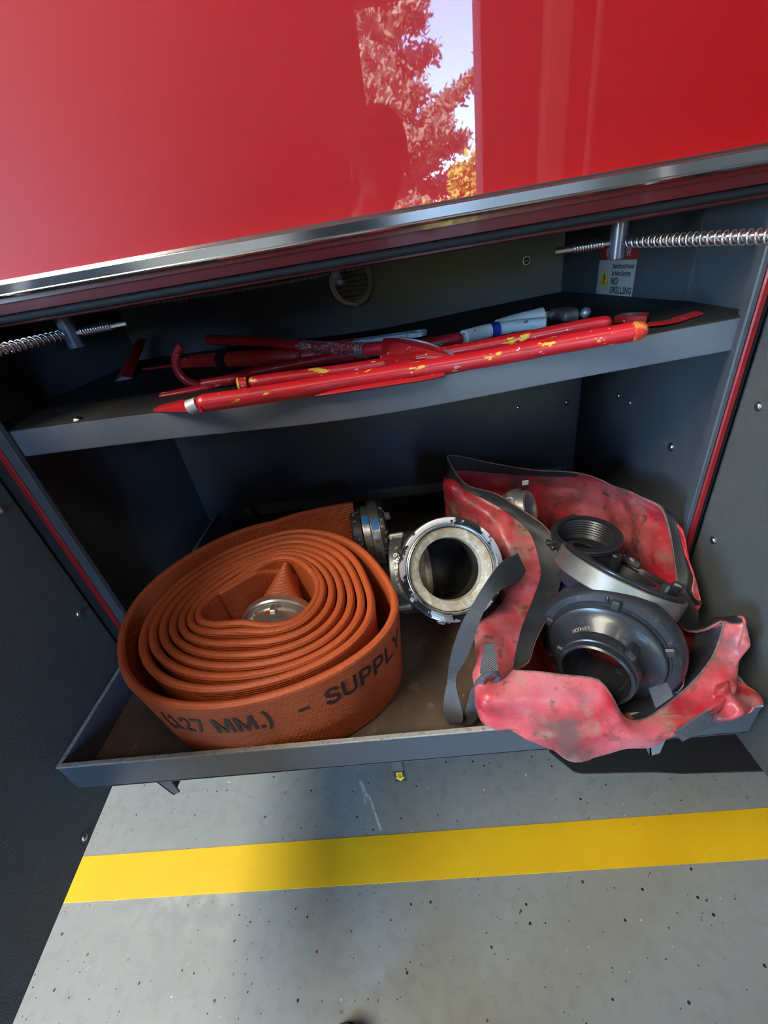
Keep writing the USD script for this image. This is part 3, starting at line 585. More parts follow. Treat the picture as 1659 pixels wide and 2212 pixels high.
# ------------------------------------------------------------------ measured shapes (metres)
BAG_RIM = [[0.0951, 0.24, 0.9158], [0.2023, 0.26, 0.873], [0.3548, 0.24, 0.8371], [0.4025, 0.22, 0.835], [0.4564, 0.19, 0.8164], [0.46, 0.0639, 0.8523], [0.478, 0.0227, 0.8512], [0.485, -0.0049, 0.8225], [0.488, -0.0376, 0.7731], [0.485, -0.0792, 0.7153], [0.46, -0.1245, 0.6975], [0.452, -0.1611, 0.7059], [0.465, -0.1803, 0.7255], [0.482, -0.1901, 0.7561], [0.475, -0.2045, 0.7138], [0.4268, -0.24, 0.684], [0.3785, -0.262, 0.6614], [0.3185, -0.287, 0.6582], [0.2912, -0.29, 0.6713], [0.2675, -0.275, 0.7168], [0.2507, -0.262, 0.7383], [0.2127, -0.25, 0.737], [0.1684, -0.24, 0.7397], [0.1301, -0.225, 0.7303], [0.1626, -0.2, 0.7121], [0.1811, -0.17, 0.7178], [0.2184, -0.12, 0.7236], [0.2603, -0.06, 0.7316], [0.2872, 0.0, 0.7556], [0.282, 0.05, 0.7918], [0.2295, 0.11, 0.8303], [0.1777, 0.15, 0.8557], [0.1346, 0.19, 0.856]]
BAG_MID = [[0.0831, 0.256, 0.7815], [0.1954, 0.2788, 0.7558], [0.357, 0.2599, 0.7343], [0.4079, 0.2392, 0.733], [0.4658, 0.2077, 0.7219], [0.4747, 0.0775, 0.7434], [0.505, -0.0202, 0.797], [0.507, -0.0461, 0.7656], [0.507, -0.0782, 0.7408], [0.507, -0.1072, 0.7149], [0.506, -0.1254, 0.6791], [0.506, -0.1417, 0.6907], [0.507, -0.1644, 0.7269], [0.508, -0.1898, 0.7625], [0.508, -0.2089, 0.7366], [0.5, -0.2298, 0.689], [0.4267, -0.285, 0.6708], [0.3329, -0.297, 0.609], [0.3167, -0.3, 0.6087], [0.2631, -0.305, 0.6054], [0.2132, -0.31, 0.6015], [0.173, -0.302, 0.6268], [0.1161, -0.288, 0.6601], [0.0734, -0.262, 0.7003], [0.0728, -0.235, 0.7008], [0.0848, -0.19, 0.7263], [0.0936, -0.13, 0.7287], [0.1413, -0.07, 0.7215], [0.1865, -0.02, 0.7313], [0.1897, 0.05, 0.7621], [0.1683, 0.11, 0.7986], [0.1292, 0.15, 0.8169], [0.0939, 0.19, 0.8495]]
STRAP_A_L = [[0.1879, -0.035, 0.8223], [0.1554, -0.075, 0.8445], [0.118, -0.13, 0.8631], [0.0809, -0.165, 0.8391], [0.0573, -0.185, 0.8168], [0.0427, -0.195, 0.7877], [0.0291, -0.2, 0.7414], [0.0177, -0.2, 0.6668], [0.0078, -0.215, 0.6248], [0.0178, -0.225, 0.5876]]
STRAP_A_R = [[0.2044, -0.035, 0.7753], [0.1794, -0.075, 0.7867], [0.1401, -0.13, 0.8279], [0.1069, -0.165, 0.8351], [0.0863, -0.185, 0.8167], [0.0719, -0.195, 0.7809], [0.0508, -0.2, 0.7269], [0.0367, -0.2, 0.6894], [0.0371, -0.215, 0.6638], [0.0301, -0.225, 0.5917]]
STRAP_B_L = [[0.0292, -0.226, 0.5935], [0.0526, -0.232, 0.6706], [0.0644, -0.232, 0.7156], [0.076, -0.235, 0.7413], [0.0914, -0.245, 0.7654], [0.1008, -0.242, 0.7552], [0.0956, -0.235, 0.7249], [0.0768, -0.232, 0.6762]]
STRAP_B_R = [[0.0296, -0.226, 0.5844], [0.061, -0.232, 0.6045], [0.0736, -0.232, 0.6413], [0.0798, -0.235, 0.6997], [0.0905, -0.245, 0.7515], [0.1031, -0.242, 0.7407], [0.1001, -0.235, 0.7093], [0.0813, -0.232, 0.6621]]
STRAP_C_L = [[0.0877, -0.212, 0.7871], [0.0816, -0.222, 0.7729], [0.0748, -0.236, 0.763], [0.0719, -0.246, 0.7593]]
STRAP_C_R = [[0.1012, -0.212, 0.7873], [0.1019, -0.222, 0.7755], [0.1015, -0.236, 0.7681], [0.1014, -0.246, 0.7628]]
STRAP_D_L = [[0.3163, -0.285, 0.7389], [0.3206, -0.291, 0.7241], [0.3252, -0.298, 0.7083]]
STRAP_D_R = [[0.3421, -0.283, 0.7466], [0.3462, -0.288, 0.7386], [0.3473, -0.296, 0.7309]]
STRAP_E_L = [[0.3995, -0.305, 0.703], [0.3746, -0.31, 0.685], [0.3564, -0.31, 0.6566]]
STRAP_E_R = [[0.4238, -0.303, 0.6556], [0.3969, -0.308, 0.648], [0.376, -0.308, 0.6263]]
FLAP = [[[0.4569, -0.245, 0.668], [0.4936, -0.2357, 0.664], [0.5095, -0.2438, 0.658], [0.5181, -0.2548, 0.654], [0.5148, -0.2753, 0.653]], [[0.4342, -0.2705, 0.678], [0.4486, -0.2722, 0.688], [0.4776, -0.2708, 0.668], [0.4955, -0.2719, 0.662], [0.5069, -0.2766, 0.655]], [[0.428, -0.278, 0.672], [0.4474, -0.2758, 0.668], [0.4624, -0.2897, 0.675], [0.4828, -0.2837, 0.66], [0.4989, -0.279, 0.655]], [[0.42, -0.288, 0.6704], [0.4388, -0.288, 0.6383], [0.4603, -0.288, 0.6427], [0.4764, -0.288, 0.6478], [0.4857, -0.288, 0.6699]]]
BAR_A = [[-0.3384, 0.0137, 1.18], [-0.1965, 0.01, 1.18], [-0.0429, 0.0167, 1.18], [0.1082, 0.0219, 1.18], [0.2617, 0.0419, 1.18], [0.4122, 0.0584, 1.18]]
CLAW_A = [[-0.4187, 0.0277, 1.176], [-0.3828, 0.0315, 1.176], [-0.3464, 0.0299, 1.176]]
BAR_B = [[-0.2885, 0.0955, 1.182], [-0.2144, 0.0954, 1.182], [-0.044, 0.0823, 1.182], [0.1215, 0.1012, 1.182], [0.2411, 0.1207, 1.182], [0.3465, 0.1416, 1.182], [0.3961, 0.1394, 1.182]]
HOOK = [[-0.397, 0.165, 1.2555], [-0.414, 0.165, 1.2394], [-0.4217, 0.165, 1.2171], [-0.417, 0.165, 1.1967], [-0.4013, 0.165, 1.1834], [-0.3764, 0.165, 1.176]]
HOOK_SHAFT = [[-0.3634, 0.1361, 1.182], [-0.3211, 0.1426, 1.182], [-0.2856, 0.1748, 1.182], [-0.2071, 0.1948, 1.182], [-0.1224, 0.204, 1.182], [-0.0463, 0.1885, 1.182]]
HOOK_TIP = [[-0.454, 0.1279, 1.178], [-0.4083, 0.1325, 1.178], [-0.3675, 0.143, 1.178]]
KNOB = [-0.1886, 0.1997, 1.19]
WRENCH = [[-0.4532, 0.42, 1.2271], [-0.315, 0.35, 1.2148], [-0.1887, 0.26, 1.2018], [-0.0496, 0.155, 1.1952], [-0.0236, 0.135, 1.1969]]
HEAD = [[-0.0261, 0.13, 1.1917], [-0.0157, 0.15, 1.215], [0.0139, 0.15, 1.2106], [0.0459, 0.14, 1.2028], [0.0729, 0.12, 1.1943], [0.1028, 0.07, 1.1802], [-0.0134, 0.09, 1.1765], [0.0379, 0.09, 1.1769]]
AXE_ROD = [[-0.6552, 0.4421, 1.18], [-0.5602, 0.4271, 1.18]]
AXE_GRIP = [[-0.5375, 0.3972, 1.188], [-0.5213, 0.4015, 1.188], [-0.4461, 0.376, 1.188], [-0.376, 0.3379, 1.188], [-0.2187, 0.2657, 1.188], [-0.123, 0.224, 1.188]]
DARK = [[-0.6539, 0.5, 1.2451], [-0.6555, 0.43, 1.2129], [-0.6468, 0.34, 1.1826]]
FLATW = [[-0.0705, 0.3541, 1.182], [-0.0065, 0.3583, 1.182], [0.0701, 0.2778, 1.182], [0.0766, 0.3504, 1.182], [-0.0697, 0.3084, 1.182]]
WHITE_A = [[0.0843, 0.1692, 1.182], [0.1369, 0.1777, 1.182], [0.2276, 0.216, 1.182], [0.3022, 0.1988, 1.182]]
WHITE_B = [[0.2156, 0.2344, 1.188], [0.2696, 0.2527, 1.188], [0.3137, 0.2566, 1.188]]
DARKHEAD = [[0.3156, 0.2505, 1.185], [0.3384, 0.2243, 1.185], [0.3523, 0.1955, 1.185]]
PLATE = [[0.3882, 0.1183, 1.186], [0.4142, 0.1414, 1.186], [0.4416, 0.1094, 1.186], [0.4227, 0.0806, 1.186]]
STRIP_R = [[0.4121, 0.0445, 1.18], [0.4333, 0.0376, 1.18], [0.4659, 0.0472, 1.18]]
HEM_OUT = [[0.4841, -0.188, 0.7534], [0.4765, -0.203, 0.7118], [0.4277, -0.239, 0.6824], [0.3794, -0.261, 0.6597], [0.3193, -0.286, 0.6564], [0.2909, -0.286, 0.653]]
HEM_IN = [[0.4604, -0.17, 0.7075], [0.4632, -0.175, 0.6691], [0.4253, -0.205, 0.6527], [0.3798, -0.225, 0.645], [0.3244, -0.245, 0.6373], [0.2897, -0.25, 0.6371]]
HLOW = [[-0.0128, 0.055, 1.1844], [0.0361, 0.055, 1.1848]]
UNDERBAR = [[-0.1551, -0.0017, 1.167], [-0.1197, -0.009, 1.167], [-0.0443, -0.0166, 1.167], [0.0294, -0.0112, 1.167], [0.0746, -0.0005, 1.167]]
BAR_A = [[-0.3185, -0.0267, 1.19], [-0.1931, -0.0021, 1.183], [-0.0431, 0.0208, 1.179], [0.1082, 0.0219, 1.18], [0.2509, 0.0124, 1.187], [0.371, -0.0148, 1.197]]
BAR_B = [[-0.2799, 0.0726, 1.187], [-0.2118, 0.0862, 1.184], [-0.0447, 0.0958, 1.179], [0.1222, 0.1059, 1.181], [0.2339, 0.0971, 1.187], [0.3238, 0.0882, 1.193], [0.3631, 0.0716, 1.196]]

# ------------------------------------------------------------------ the open red bag
M['vinyl'] = mat('red_vinyl', (.44, .020, .032), .36, bump=(38, .25, .006), mixes=[(7, .42, .62, (.47, .12, .13), 5), (10, .49, .66, (.13, .05, .045), 7), (15, .56, .70, (.27, .17, .13), 7), (42, .57, .70, (.09, .04, .035), 5)])
M['hem'] = mat('black_hem', (.016, .017, .020), .6, bump=(500, .25, .001), mixes=[(22, .58, .78, (.06, .055, .05), 5)])
def web_extra(nodes, links):
    prev = [l for l in links if l[1] == 'p.normal'][0]; links.remove(prev)
    nodes.update({"w": ("wave_texture", {"bands_direction": "diagonal", "scale": 150.0, "distortion": .4}), "wb": ("bump", {"strength": .5, "distance": .0012})})
    links += [("geo.position", "w.vector"), ("w.fac", "wb.height"), ("bu.normal", "wb.normal"), ("wb.normal", "p.normal")]
M['webbing'] = mat('grey_webbing', (.060, .060, .066), .6, bump=(400, .2, .001), mixes=[(28, .60, .8, (.075, .07, .065), 4)], extra=web_extra)
bag = thing('tool_bag', 'open dirty red vinyl bag with black hem slumped over the edge of the tray', 'bag', loc=(.29, -.05, TZ))
Rm, Md = A(BAG_RIM), A(BAG_MID); nS = len(Rm)
cen = A([.30, -.05, 0])
Lw = (Md + 0); Bs = (Md + 0)
for i in range(nS):
    inw = cen - Md[i]; inw[2] = 0; inw /= max(np.linalg.norm(inw), 1e-6)
    Bs[i] = Md[i] + inw * .02; Bs[i][2] = TZ + .004
    Lw[i] = Md[i] * .5 + Bs[i] * .5; Lw[i][2] = TZ + .3 * (Md[i][2] - TZ)
    Bs[i][1] = max(Bs[i][1], -.262); Bs[i][0] = min(Bs[i][0], .503)
    if 16 <= i <= 22:
        Lw[i] = A([Md[i][0], -.2705 if Md[i][2] > .68 else -.281, .657]); 
        Bs[i][1] = max(Bs[i][1], -.258)
Mid1 = Rm * .55 + Md * .45
for i in range(nS):
    o = Mid1[i] - cen; o[2] = 0; o /= np.linalg.norm(o)
    Mid1[i] += o * (.010 if i < 13 else .014)
    Mid1[i][0] = min(Mid1[i][0], .507)
rows = np.stack([Rm, Mid1, Md, Lw, Bs], 1)                         # stations x rows
NU, NV = 300, 34
par = np.concatenate([[0], np.cumsum(np.linalg.norm(np.diff(np.vstack([Rm, Rm[:1]]), axis=0), axis=1))])
u = np.linspace(0, par[-1], NU, endpoint=False)
def closed_interp(Q):
    return CubicSpline(par, np.vstack([Q, Q[:1]]), bc_type='periodic')(u) * .35 + PchipInterpolator(np.concatenate([par[:-1] - par[-1], par[:-1], par[:-1] + par[-1]]), np.vstack([Q, Q, Q]))(u) * .65
C5 = np.stack([closed_interp(rows[:, k]) for k in range(5)], 1)
tv = np.array([0, .22, .5, .78, 1.0]); vv = np.linspace(0, 1, NV)
G = PchipInterpolator(tv, C5, axis=1)(vv) * .6 + CubicSpline(tv, C5, axis=1)(vv) * .4
gu = (np.roll(G, -1, 0) - np.roll(G, 1, 0)); gv = np.gradient(G, axis=1)
NB = np.cross(gu, gv); NB /= np.maximum(np.linalg.norm(NB, axis=2, keepdims=True), 1e-9)
outw = G - np.append(cen[:2], 0)[None, None]; outw[..., 2] = 0
sg = np.sign(np.sum((NB * outw)[:, 6:20].sum())); NB *= sg                            # outward
wr = meshkit.fbm(G * A([11, 11, 7]), 3, 5) - .5
ridge = np.abs(meshkit.noise(G * A([16, 16, 9]), 21) - .5) * 2
amp = np.clip(vv / .25, 0, 1)[None, :, None] * np.clip((1 - vv) / .15, 0, 1)[None, :, None]
rid2 = np.abs(meshkit.noise(G * A([9, 9, 15]) + 7.7, 33) - .5) * 2
G = G + NB * amp * (.020 * wr[..., None] + .014 * (.35 - np.minimum(ridge, .6)[..., None]) + .018 * (.25 - np.minimum(rid2, .45)[..., None]))
G[..., 0] = np.minimum(G[..., 0], .5085)
inside = (G[..., 2] < .652) & (G[..., 1] < -.2695) & (vv[None] > .74)
G[..., 1] = np.where(inside, -.2695, G[..., 1])
G[..., 2] = np.maximum(G[..., 2], TZ + .002)
obj('bag_body', cat(grid_solid(G, .0022, True), trimesh.Trimesh(np.vstack([G[:, -1], G[:, -1].mean(0)[None]]), [[i, (i + 1) % NU, NU] for i in range(NU)], process=False)), M['vinyl'], bag, smooth=50)
def station_u(i): return int(round((par[i] if i < nS else par[-1] + par[i - nS]) / par[-1] * NU))
def hem(i0, i1, v0, v1, side, off=.0026, taper=(1, 1)):
    a, b_ = station_u(i0), station_u(i1); ii = np.arange(a, b_ + 1)
    gr = np.stack([np.stack([[np.interp(v, vv, (G[k % NU] + NB[k % NU] * side * off)[:, c_]) for c_ in range(3)] for v in np.linspace(v0, v0 + (v1 - v0) * (taper[0] + (taper[1] - taper[0]) * (k - a) / max(b_ - a, 1)), 7)]) for k in ii])
    return obj('hem_band', grid_solid(gr, .0016), M['hem'], bag, smooth=50)
hem(24, 31, .0, .15, 1, taper=(.9, 1.1)); hem(31, 33, 0, .165, 1)
hem(0, 3, 0, .16, -1, taper=(1, .25)); hem(5, 9, 0, .46, 1, taper=(.25, 1)); hem(9, 13, 0, .5, 1); obj('hem_band', ribbon(HEM_OUT, HEM_IN, .0018, 50), M['hem'], bag, smooth=50)
edge = np.vstack([G[:, 0], G[:1, 0]])
obj('rim_piping', tube(edge[::2], .0021, 6, cap=False), mat('piping', (.13, .075, .07), .6, mixes=[(40, .5, .6, (.25, .10, .09), 3)]), bag, smooth=60)
obj('bag_strap', ribbon(STRAP_A_L, STRAP_A_R, .0022, 60), M['webbing'], bag, smooth=60)
obj('bag_strap', ribbon(STRAP_B_L, STRAP_B_R, .0022, 50), M['webbing'], bag, smooth=60)
for n_ in 'CDE': obj('strap_end', ribbon(globals()[f'STRAP_{n_}_L'], globals()[f'STRAP_{n_}_R'], .0024, 20), M['webbing'], bag, smooth=60)
fl_ = A(FLAP); fu = np.stack([spline(r, 30) for r in fl_], 0); fu = np.stack([spline(fu[:, k], 16) for k in range(30)], 1)
obj('corner_flap', grid_solid(fu + A([0, 0, .003]) * 0, .0022), M['vinyl'], bag, smooth=50)

# ------------------------------------------------------------------ adapters in the bag
def dirn(a_r, a_u, a_back): q = CR * a_r + CU * a_u - CD * a_back; return q / np.linalg.norm(q)
rc = A([.309, -.174, .700]); ra = dirn(-.60, -.36, .70)
red = thing('reducer_adapter', 'wide black stepped reducer adapter with small open mouth in the red bag', 'hose adapter', loc=tuple(rc))
obj('reducer_body', place(lathe([(.052, .080), (.0545, .0825), (.0575, .080), (.0585, .060), (.0605, .045), (.074, .032), (.084, .024), (.0915, .022), (.0935, .019), (.094, .0), (.094, -.030), (.070, -.034), (.052, -.02)], 96), rc, ra), M['black_alloy'], red, smooth=28)
obj('flange_ring', place(lathe([(.0935, .012), (.098, .013), (.099, .010), (.111, .009), (.1135, .006), (.1165, .002), (.1185, -.006), (.1185, -.020), (.112, -.024), (.0935, -.020)], 96), rc, ra), M['black_alloy'], red, smooth=28)
obj('lock_ring', place(lathe([(.0545, .070), (.0605, .068), (.0625, .062), (.0625, .052), (.0595, .049), (.0545, .049)], 64), rc, ra), M['black_alloy'], red, smooth=28)
Fr = frame(ra)
def ang_r(px_r, px_u):                                               # angle of a lug from its direction in the ring
    q = Fr.T @ (CR * px_r + CU * px_u); return math.atan2(q[1], q[0])
for pr, pu in ((.42, .80), (-.75, .62), (.98, .05), (.3, -.95)):
    a = ang_r(pr, pu)
    obj('flange_lug', place(cat(lug(a, .095, -.004, .019, .016, .014), lug(a + .13, .101, -.002, .013, .008, .010)), rc, ra), M['black_alloy'], red, smooth=False)
for pr, pu in ((.25, .62), (.95, -.75)):
    a = ang_r(pr, pu)
    obj('mouth_lug', place(lug(a, .0585, .030, .066, .018, .012), rc, ra), M['black_alloy'], red, smooth=False)
a = ang_r(.985, -.22)
obj('latch_tab', place(band_patch(.1192, -.012, .004, a - .16, a + .16, .002), rc, ra), M['steel'], red, smooth=60, label='bright steel latch')
fr = Fr @ A([math.cos(ang_r(-.05, .8)), math.sin(ang_r(-.05, .8)), 0])
M['print_pale'] = mat('print_pale', (.30, .27, .22), .6)
def ring_text(txt, h, r, z, a_mid, c, axis, step):
    out_ = []
    Fx = frame(axis); axn_ = A(axis) / np.linalg.norm(axis)
    for i, chx in enumerate(txt):
        if chx == ' ': continue
        a_ = a_mid - (i - len(txt) / 2) * step
        rad = Fx @ A([math.cos(a_), math.sin(a_), 0]); tn = np.cross(rad, axn_)
        out_.append(decal(meshkit.text_mesh(chx, h, .0005, False), A(c) + rad * r + axn_ * z, -tn, (axn_ * .72 - rad * .7) * 1.0))
    return cat(*out_)
obj('printed_text', ring_text('WOUHEL', .006, .0665, .0395, ang_r(-.42, .88), rc, ra, .075), M['print_pale'], red, smooth=False)

uc = A([.350, .038, .795]); ua = A([.03, .02, 1.])
up = thing('threaded_adapter', 'black threaded adapter ring standing upright at the back of the bag', 'hose adapter', loc=tuple(uc))
thr = [(.056, 0), (.068, 0), (.0695, -.002), (.0695, -.010), (.067, -.014), (.067, -.052), (.071, -.056), (.071, -.078), (.054, -.078), (.054, -.050)]
for k in range(7):
    z = -.046 + k * .0062; thr += [(.0565, z), (.0585, z + .003)]
thr += [(.0585, -.002)]
obj('threaded_body', place(lathe(thr, 80), uc, ua), M['black_alloy'], up, smooth=28)
for i in range(3):
    a = -.55 + i * 2 * PI / 3
    obj('rocker_lug', place(cat(lug(a, .066, -.052, -.012, .016, .014), lug(a + .16, .066, -.050, -.016, .014, .010)), uc, ua), M['black_alloy'], up, smooth=False)
obj('base_collar', place(lathe([(.050, -.074), (.073, -.074), (.078, -.080), (.078, -.104), (.050, -.104)], 72), uc, ua), M['black_alloy'], up, smooth=28)
bc = A([.368, -.070, .762]); ba = A([.487, .265, .833])
M['band_metal'] = mat('band_metal', (.36, .34, .29), .42, .85, mixes=[(12, .45, .7, (.22, .21, .19), 4)])
cap = thing('coupling_cap', 'black hose cap with a wide grey metal band lying tilted between the two black adapters', 'hose cap', loc=tuple(bc))
obj('cap_body', place(lathe([(.060, .018), (.104, .018), (.109, .015), (.109, -.018), (.098, -.022), (.095, -.045), (.060, -.048)], 96), bc, ba), M['black_alloy'], cap, smooth=28)
obj('metal_band', place(lathe([(.107, .016), (.113, .017), (.1145, .015), (.1145, -.018), (.113, -.020), (.107, -.018)], 96), bc, ba), M['band_metal'], cap, smooth=30, label='grey metal band')
obj('top_rim', place(lathe([(.098, .017), (.107, .017), (.108, .022), (.104, .025), (.098, .024)], 96), bc, ba), M['black_alloy'], cap, smooth=30)
Fc = frame(ba)
M['blue_grey'] = mat('lug_alloy', (.34, .38, .42), .35, .5)
for pr, pu, m_ in ((-.75, -.45, 'blue_grey'), (.55, -.80, 'blue_grey')):
    q = Fc.T @ (CR * pr + CU * pu); a = math.atan2(q[1], q[0])
    obj('cap_lug', place(lug(a, .094, -.044, -.018, .026, .012), bc, ba), M[m_], cap, smooth=False, label='pale grey lug')
q = Fc.T @ (CR * .75 - CD * .5 + CU * -.1); a = math.atan2(q[1], q[0])
obj('latch', place(cat(lug(a, .088, .020, .036, .050, .012), lug(a + .20, .088, .020, .042, .008, .014)), bc, ba), M['steel'] if False else M['worn_black'], cap, smooth=False)
q = Fc.T @ (CR * -.8 - CD * .4 + CU * .1); a = math.atan2(q[1], q[0])
obj('latch', place(cat(lug(a, .084, .020, .040, .045, .012), lug(a + .20, .084, .020, .046, .010, .014)), bc, ba), M['black_alloy'], cap, smooth=False)
sc_ = A([.240, .150, .800]); sa = A([.75, -.45, .35])
sm = thing('small_coupling', 'small silver ring coupling half hidden behind the black hem at the back of the bag', 'hose coupling', loc=tuple(sc_))
obj('coupling_body', place(lathe([(.030, .03), (.038, .03), (.040, .027), (.040, -.03), (.030, -.03)], 56), sc_, sa), M['alu'], sm, smooth=30)
obj('coupling_ring', place(lathe([(.038, .012), (.046, .012), (.048, .009), (.048, -.006), (.038, -.008)], 56), sc_, sa), M['alu'], sm, smooth=30)
obj('coupling_tab', place(lug(.4, .044, -.004, .012, .02, .012), sc_, sa), M['alu'], sm, smooth=False)
M['blue_plastic'] = mat('blue_plastic', (.015, .03, .20), .4)
bl = thing('blue_hose_plug', 'blue plug showing in the gap beside the black reducer', 'plug', loc=(.265, -.05, .68))
obj('plug_body', place(lathe([(1e-4, .0), (.026, .0), (.030, -.004), (.030, -.034), (.026, -.038), (1e-4, -.038)], 40), (.262, -.045, .705), (-.2, -.7, .6)), M['blue_plastic'], bl, smooth=30)
obj('plug_rim', place(lathe([(.028, -.010), (.0335, -.011), (.0335, -.020), (.028, -.021)], 40), (.262, -.045, .705), (-.2, -.7, .6)), M['blue_plastic'], bl, smooth=30)
obj('bag_tag', box(.248, .262, .150, .152, .862, .874, .0005), M['label_white'], bag, smooth=False, label='small white tag')

# ------------------------------------------------------------------ red tools on the shelf
def tool_red(name, base, chips):
    return mat(name, base, .34, coat=.25, mixes=[((26, 60, 60), .635, .645, (.62, .36, .03), 4)] * (1 if chips else 0) + [((22, 70, 70), .58, .68, (.15, .012, .014), 5), ((60, 110, 110), .665, .675, (.50, .42, .40), 4)])
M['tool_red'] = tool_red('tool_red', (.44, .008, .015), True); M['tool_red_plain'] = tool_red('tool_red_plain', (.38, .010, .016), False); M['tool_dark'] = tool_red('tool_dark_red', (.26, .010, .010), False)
M['tool_orange'] = mat('tool_red_orange', (.50, .025, .015), .4, coat=.1, mixes=[(70, .66, .68, (.6, .5, .45), 3)])
M['tool_white'] = mat('tool_white', (.60, .62, .58), .5, mixes=[((40, 90, 90), .64, .66, (.10, .09, .08), 4)])
M['tool_grey'] = mat('tool_grey', (.40, .41, .42), .4, .3, mixes=[(40, .6, .66, (.2, .19, .18), 4)])
M['bare_steel'] = mat('bare_steel', (.42, .40, .40), .35, .8)
M['rust_wrap'] = mat('thread_paint', (.34, .03, .035), .5, mixes=[(140, .5, .6, (.45, .36, .36), 3)])
M['chip_yellow'] = mat('chip_yellow', (.62, .38, .03), .5)
a_ = thing('pry_bar', 'long red pry bar with yellow paint chips lying along the front lip of the shelf', 'pry bar', 'red tools', loc=tuple(BAR_A[2]))
ba_ = pspline(BAR_A, 40); ba_[:, 2] += .0005
obj('bar', rounded_bar(ba_, .0138, 20), M['tool_red'], a_, smooth=50)
cl_ = A(CLAW_A)
obj('claw', trimesh.convex.convex_hull(np.vstack([A(BAR_A[0]) + A([[.012, -.012, 0], [.012, .012, .006], [.012, .012, -.010], [.012, -.012, -.010]]), cl_[0] + A([[0, -.004, .004], [0, .018, .004], [0, -.004, 0], [0, .018, 0]]), cl_[1] + A([[0, -.010, .007], [0, .022, .006], [0, -.010, -.002], [0, .022, -.002]])])), M['tool_red_plain'], a_, smooth=False)
obj('collar', tube([A(BAR_A[0]) + A([-.012, 0, -.003]), A(BAR_A[0]) + A([.004, 0, 0])], .0115, 14), M['tool_grey'], a_, smooth=40, label='chipped grey collar')
d_ = A(BAR_A[-1]) - A(BAR_A[-2]); d_ /= np.linalg.norm(d_)
obj('end_cap', place(lathe([(1e-4, .0019), (.006, .0012), (.011, -.003), (.0135, -.010), (.0141, -.018), (.0128, -.018), (.0125, -.010), (1e-4, -.004)], 24), A(BAR_A[-1]) + d_ * .0005, d_), mat('tip_worn', (.56, .22, .03), .45, mixes=[(90, .45, .55, (.54, .02, .02), 4)]), a_, smooth=60, label='end worn to yellow paint')
b2 = thing('steel_bar', 'second long red bar with yellow cut end lying behind the front pry bar', 'bar', 'red tools', loc=tuple(BAR_B[2]))
bb_ = pspline(BAR_B, 40)
obj('bar', rounded_bar(bb_[1:], .0122, 20), M['tool_red'], b2, smooth=50)
d_ = A(BAR_B[1]) - A(BAR_B[0]); d_ /= np.linalg.norm(d_)
obj('cut_end', place(lathe([(.0, 0), (.0124, 0), (.0129, .002), (.0129, .016), (1e-4, .016)], 20), A(BAR_B[0]), d_), M['tool_red'], b2, smooth=40)
obj('yellow_edge', place(lathe([(.0105, -.0008), (.0131, -.0004), (.0131, .003), (.0105, .001)], 20), A(BAR_B[0]), d_), M['chip_yellow'], b2, smooth=40)
h_ = thing('hook_bar', 'red bar with curved upright hook at one end', 'hook bar', 'red tools', loc=tuple(HOOK_SHAFT[0]))
hk = np.vstack([HOOK, [[-.345, .158, 1.181]]]); 
obj('hook', tube(spline(hk, 40), np.linspace(.0072, .0105, 40), 14), M['tool_red_plain'], h_, smooth=50)
sh_ = np.vstack([[[-.372, .142, 1.182]], HOOK_SHAFT[1:]]); sh_[:, 2] += .002
obj('shaft', tube(pspline(sh_, 30), .0105, 16), M['tool_red_plain'], h_, smooth=50)
obj('prong', tube(pspline(np.vstack([HOOK_TIP, [[-.345, .147, 1.181]]]), 16), np.linspace(.0075, .0105, 16), 12, flat=(1.3, .8)), M['tool_red_plain'], h_, smooth=50)
obj('knob', place(lathe([(1e-4, .016), (.004, .015), (.005, .010), (.004, .004), (.008, 0), (1e-4, -.002)], 14), A(KNOB) + A([0, 0, .002]), (0, 0, 1)), M['tool_red_plain'], h_, smooth=50)
w_ = thing('hydrant_wrench', 'red wrench with threaded shaft and wedge shaped jaw lying across the other bars', 'wrench', 'red tools', loc=tuple(WRENCH[2]))
W = A(WRENCH) + A([0, 0, .003])
obj('handle', rounded_bar(pspline(W[:3], 20), .0118, 16), M['tool_red_plain'], w_, smooth=50)
th_ = pspline(W[2:4], 220); rr = .0118 + .0011 * np.sign(np.sin(np.arange(220) * PI / 2.5))
obj('threaded_rod', tube(th_, rr, 16), M['rust_wrap'], w_, smooth=60, label='threaded section with flaking paint')
d_ = W[4] - W[3]; d_ /= np.linalg.norm(d_)
obj('collar', tube([W[3] - d_ * .002, W[4] + d_ * .012], .0125, 18), M['tool_red_plain'], w_, smooth=40)
obj('thread_end', tube(pspline([W[3] - d_ * .022, W[3] - d_ * .001], 40), .0122 + .0011 * np.sign(np.sin(np.arange(40) * PI / 2.5)), 16), M['bare_steel'], w_, smooth=60)
HD = A(HEAD); HD[6:8] = HLOW
top_ = HD[[0, 1, 2, 3, 4, 5]]
obj('jaw', cat(trimesh.convex.convex_hull(np.vstack([top_, top_[[0, 5]] + A([0, -.004, -.010]), HD[[1, 2, 3, 4]] + A([0, .006, -.012])])), trimesh.convex.convex_hull(np.vstack([HD[[0]], HD[[6, 7]], HD[[0]] + A([0, .02, -.004]), HD[[7]] + A([0, .02, .008]), HD[[6]] + A([0, .02, 0])]))), M['tool_red_plain'], w_, smooth=False)
obj('jaw_edge', tube(pspline(HD[[2, 3, 4, 5]] + A([0, -.001, .0005]), 24), .0022, 8), M['bare_steel'], w_, smooth=60, label='worn bare edge')
x_ = thing('thick_handle', 'thick dull red handle with thin rod end lying behind the hooked bar', 'tool handle', 'red tools', loc=tuple(AXE_GRIP[2]))
gp = pspline(AXE_GRIP, 30)
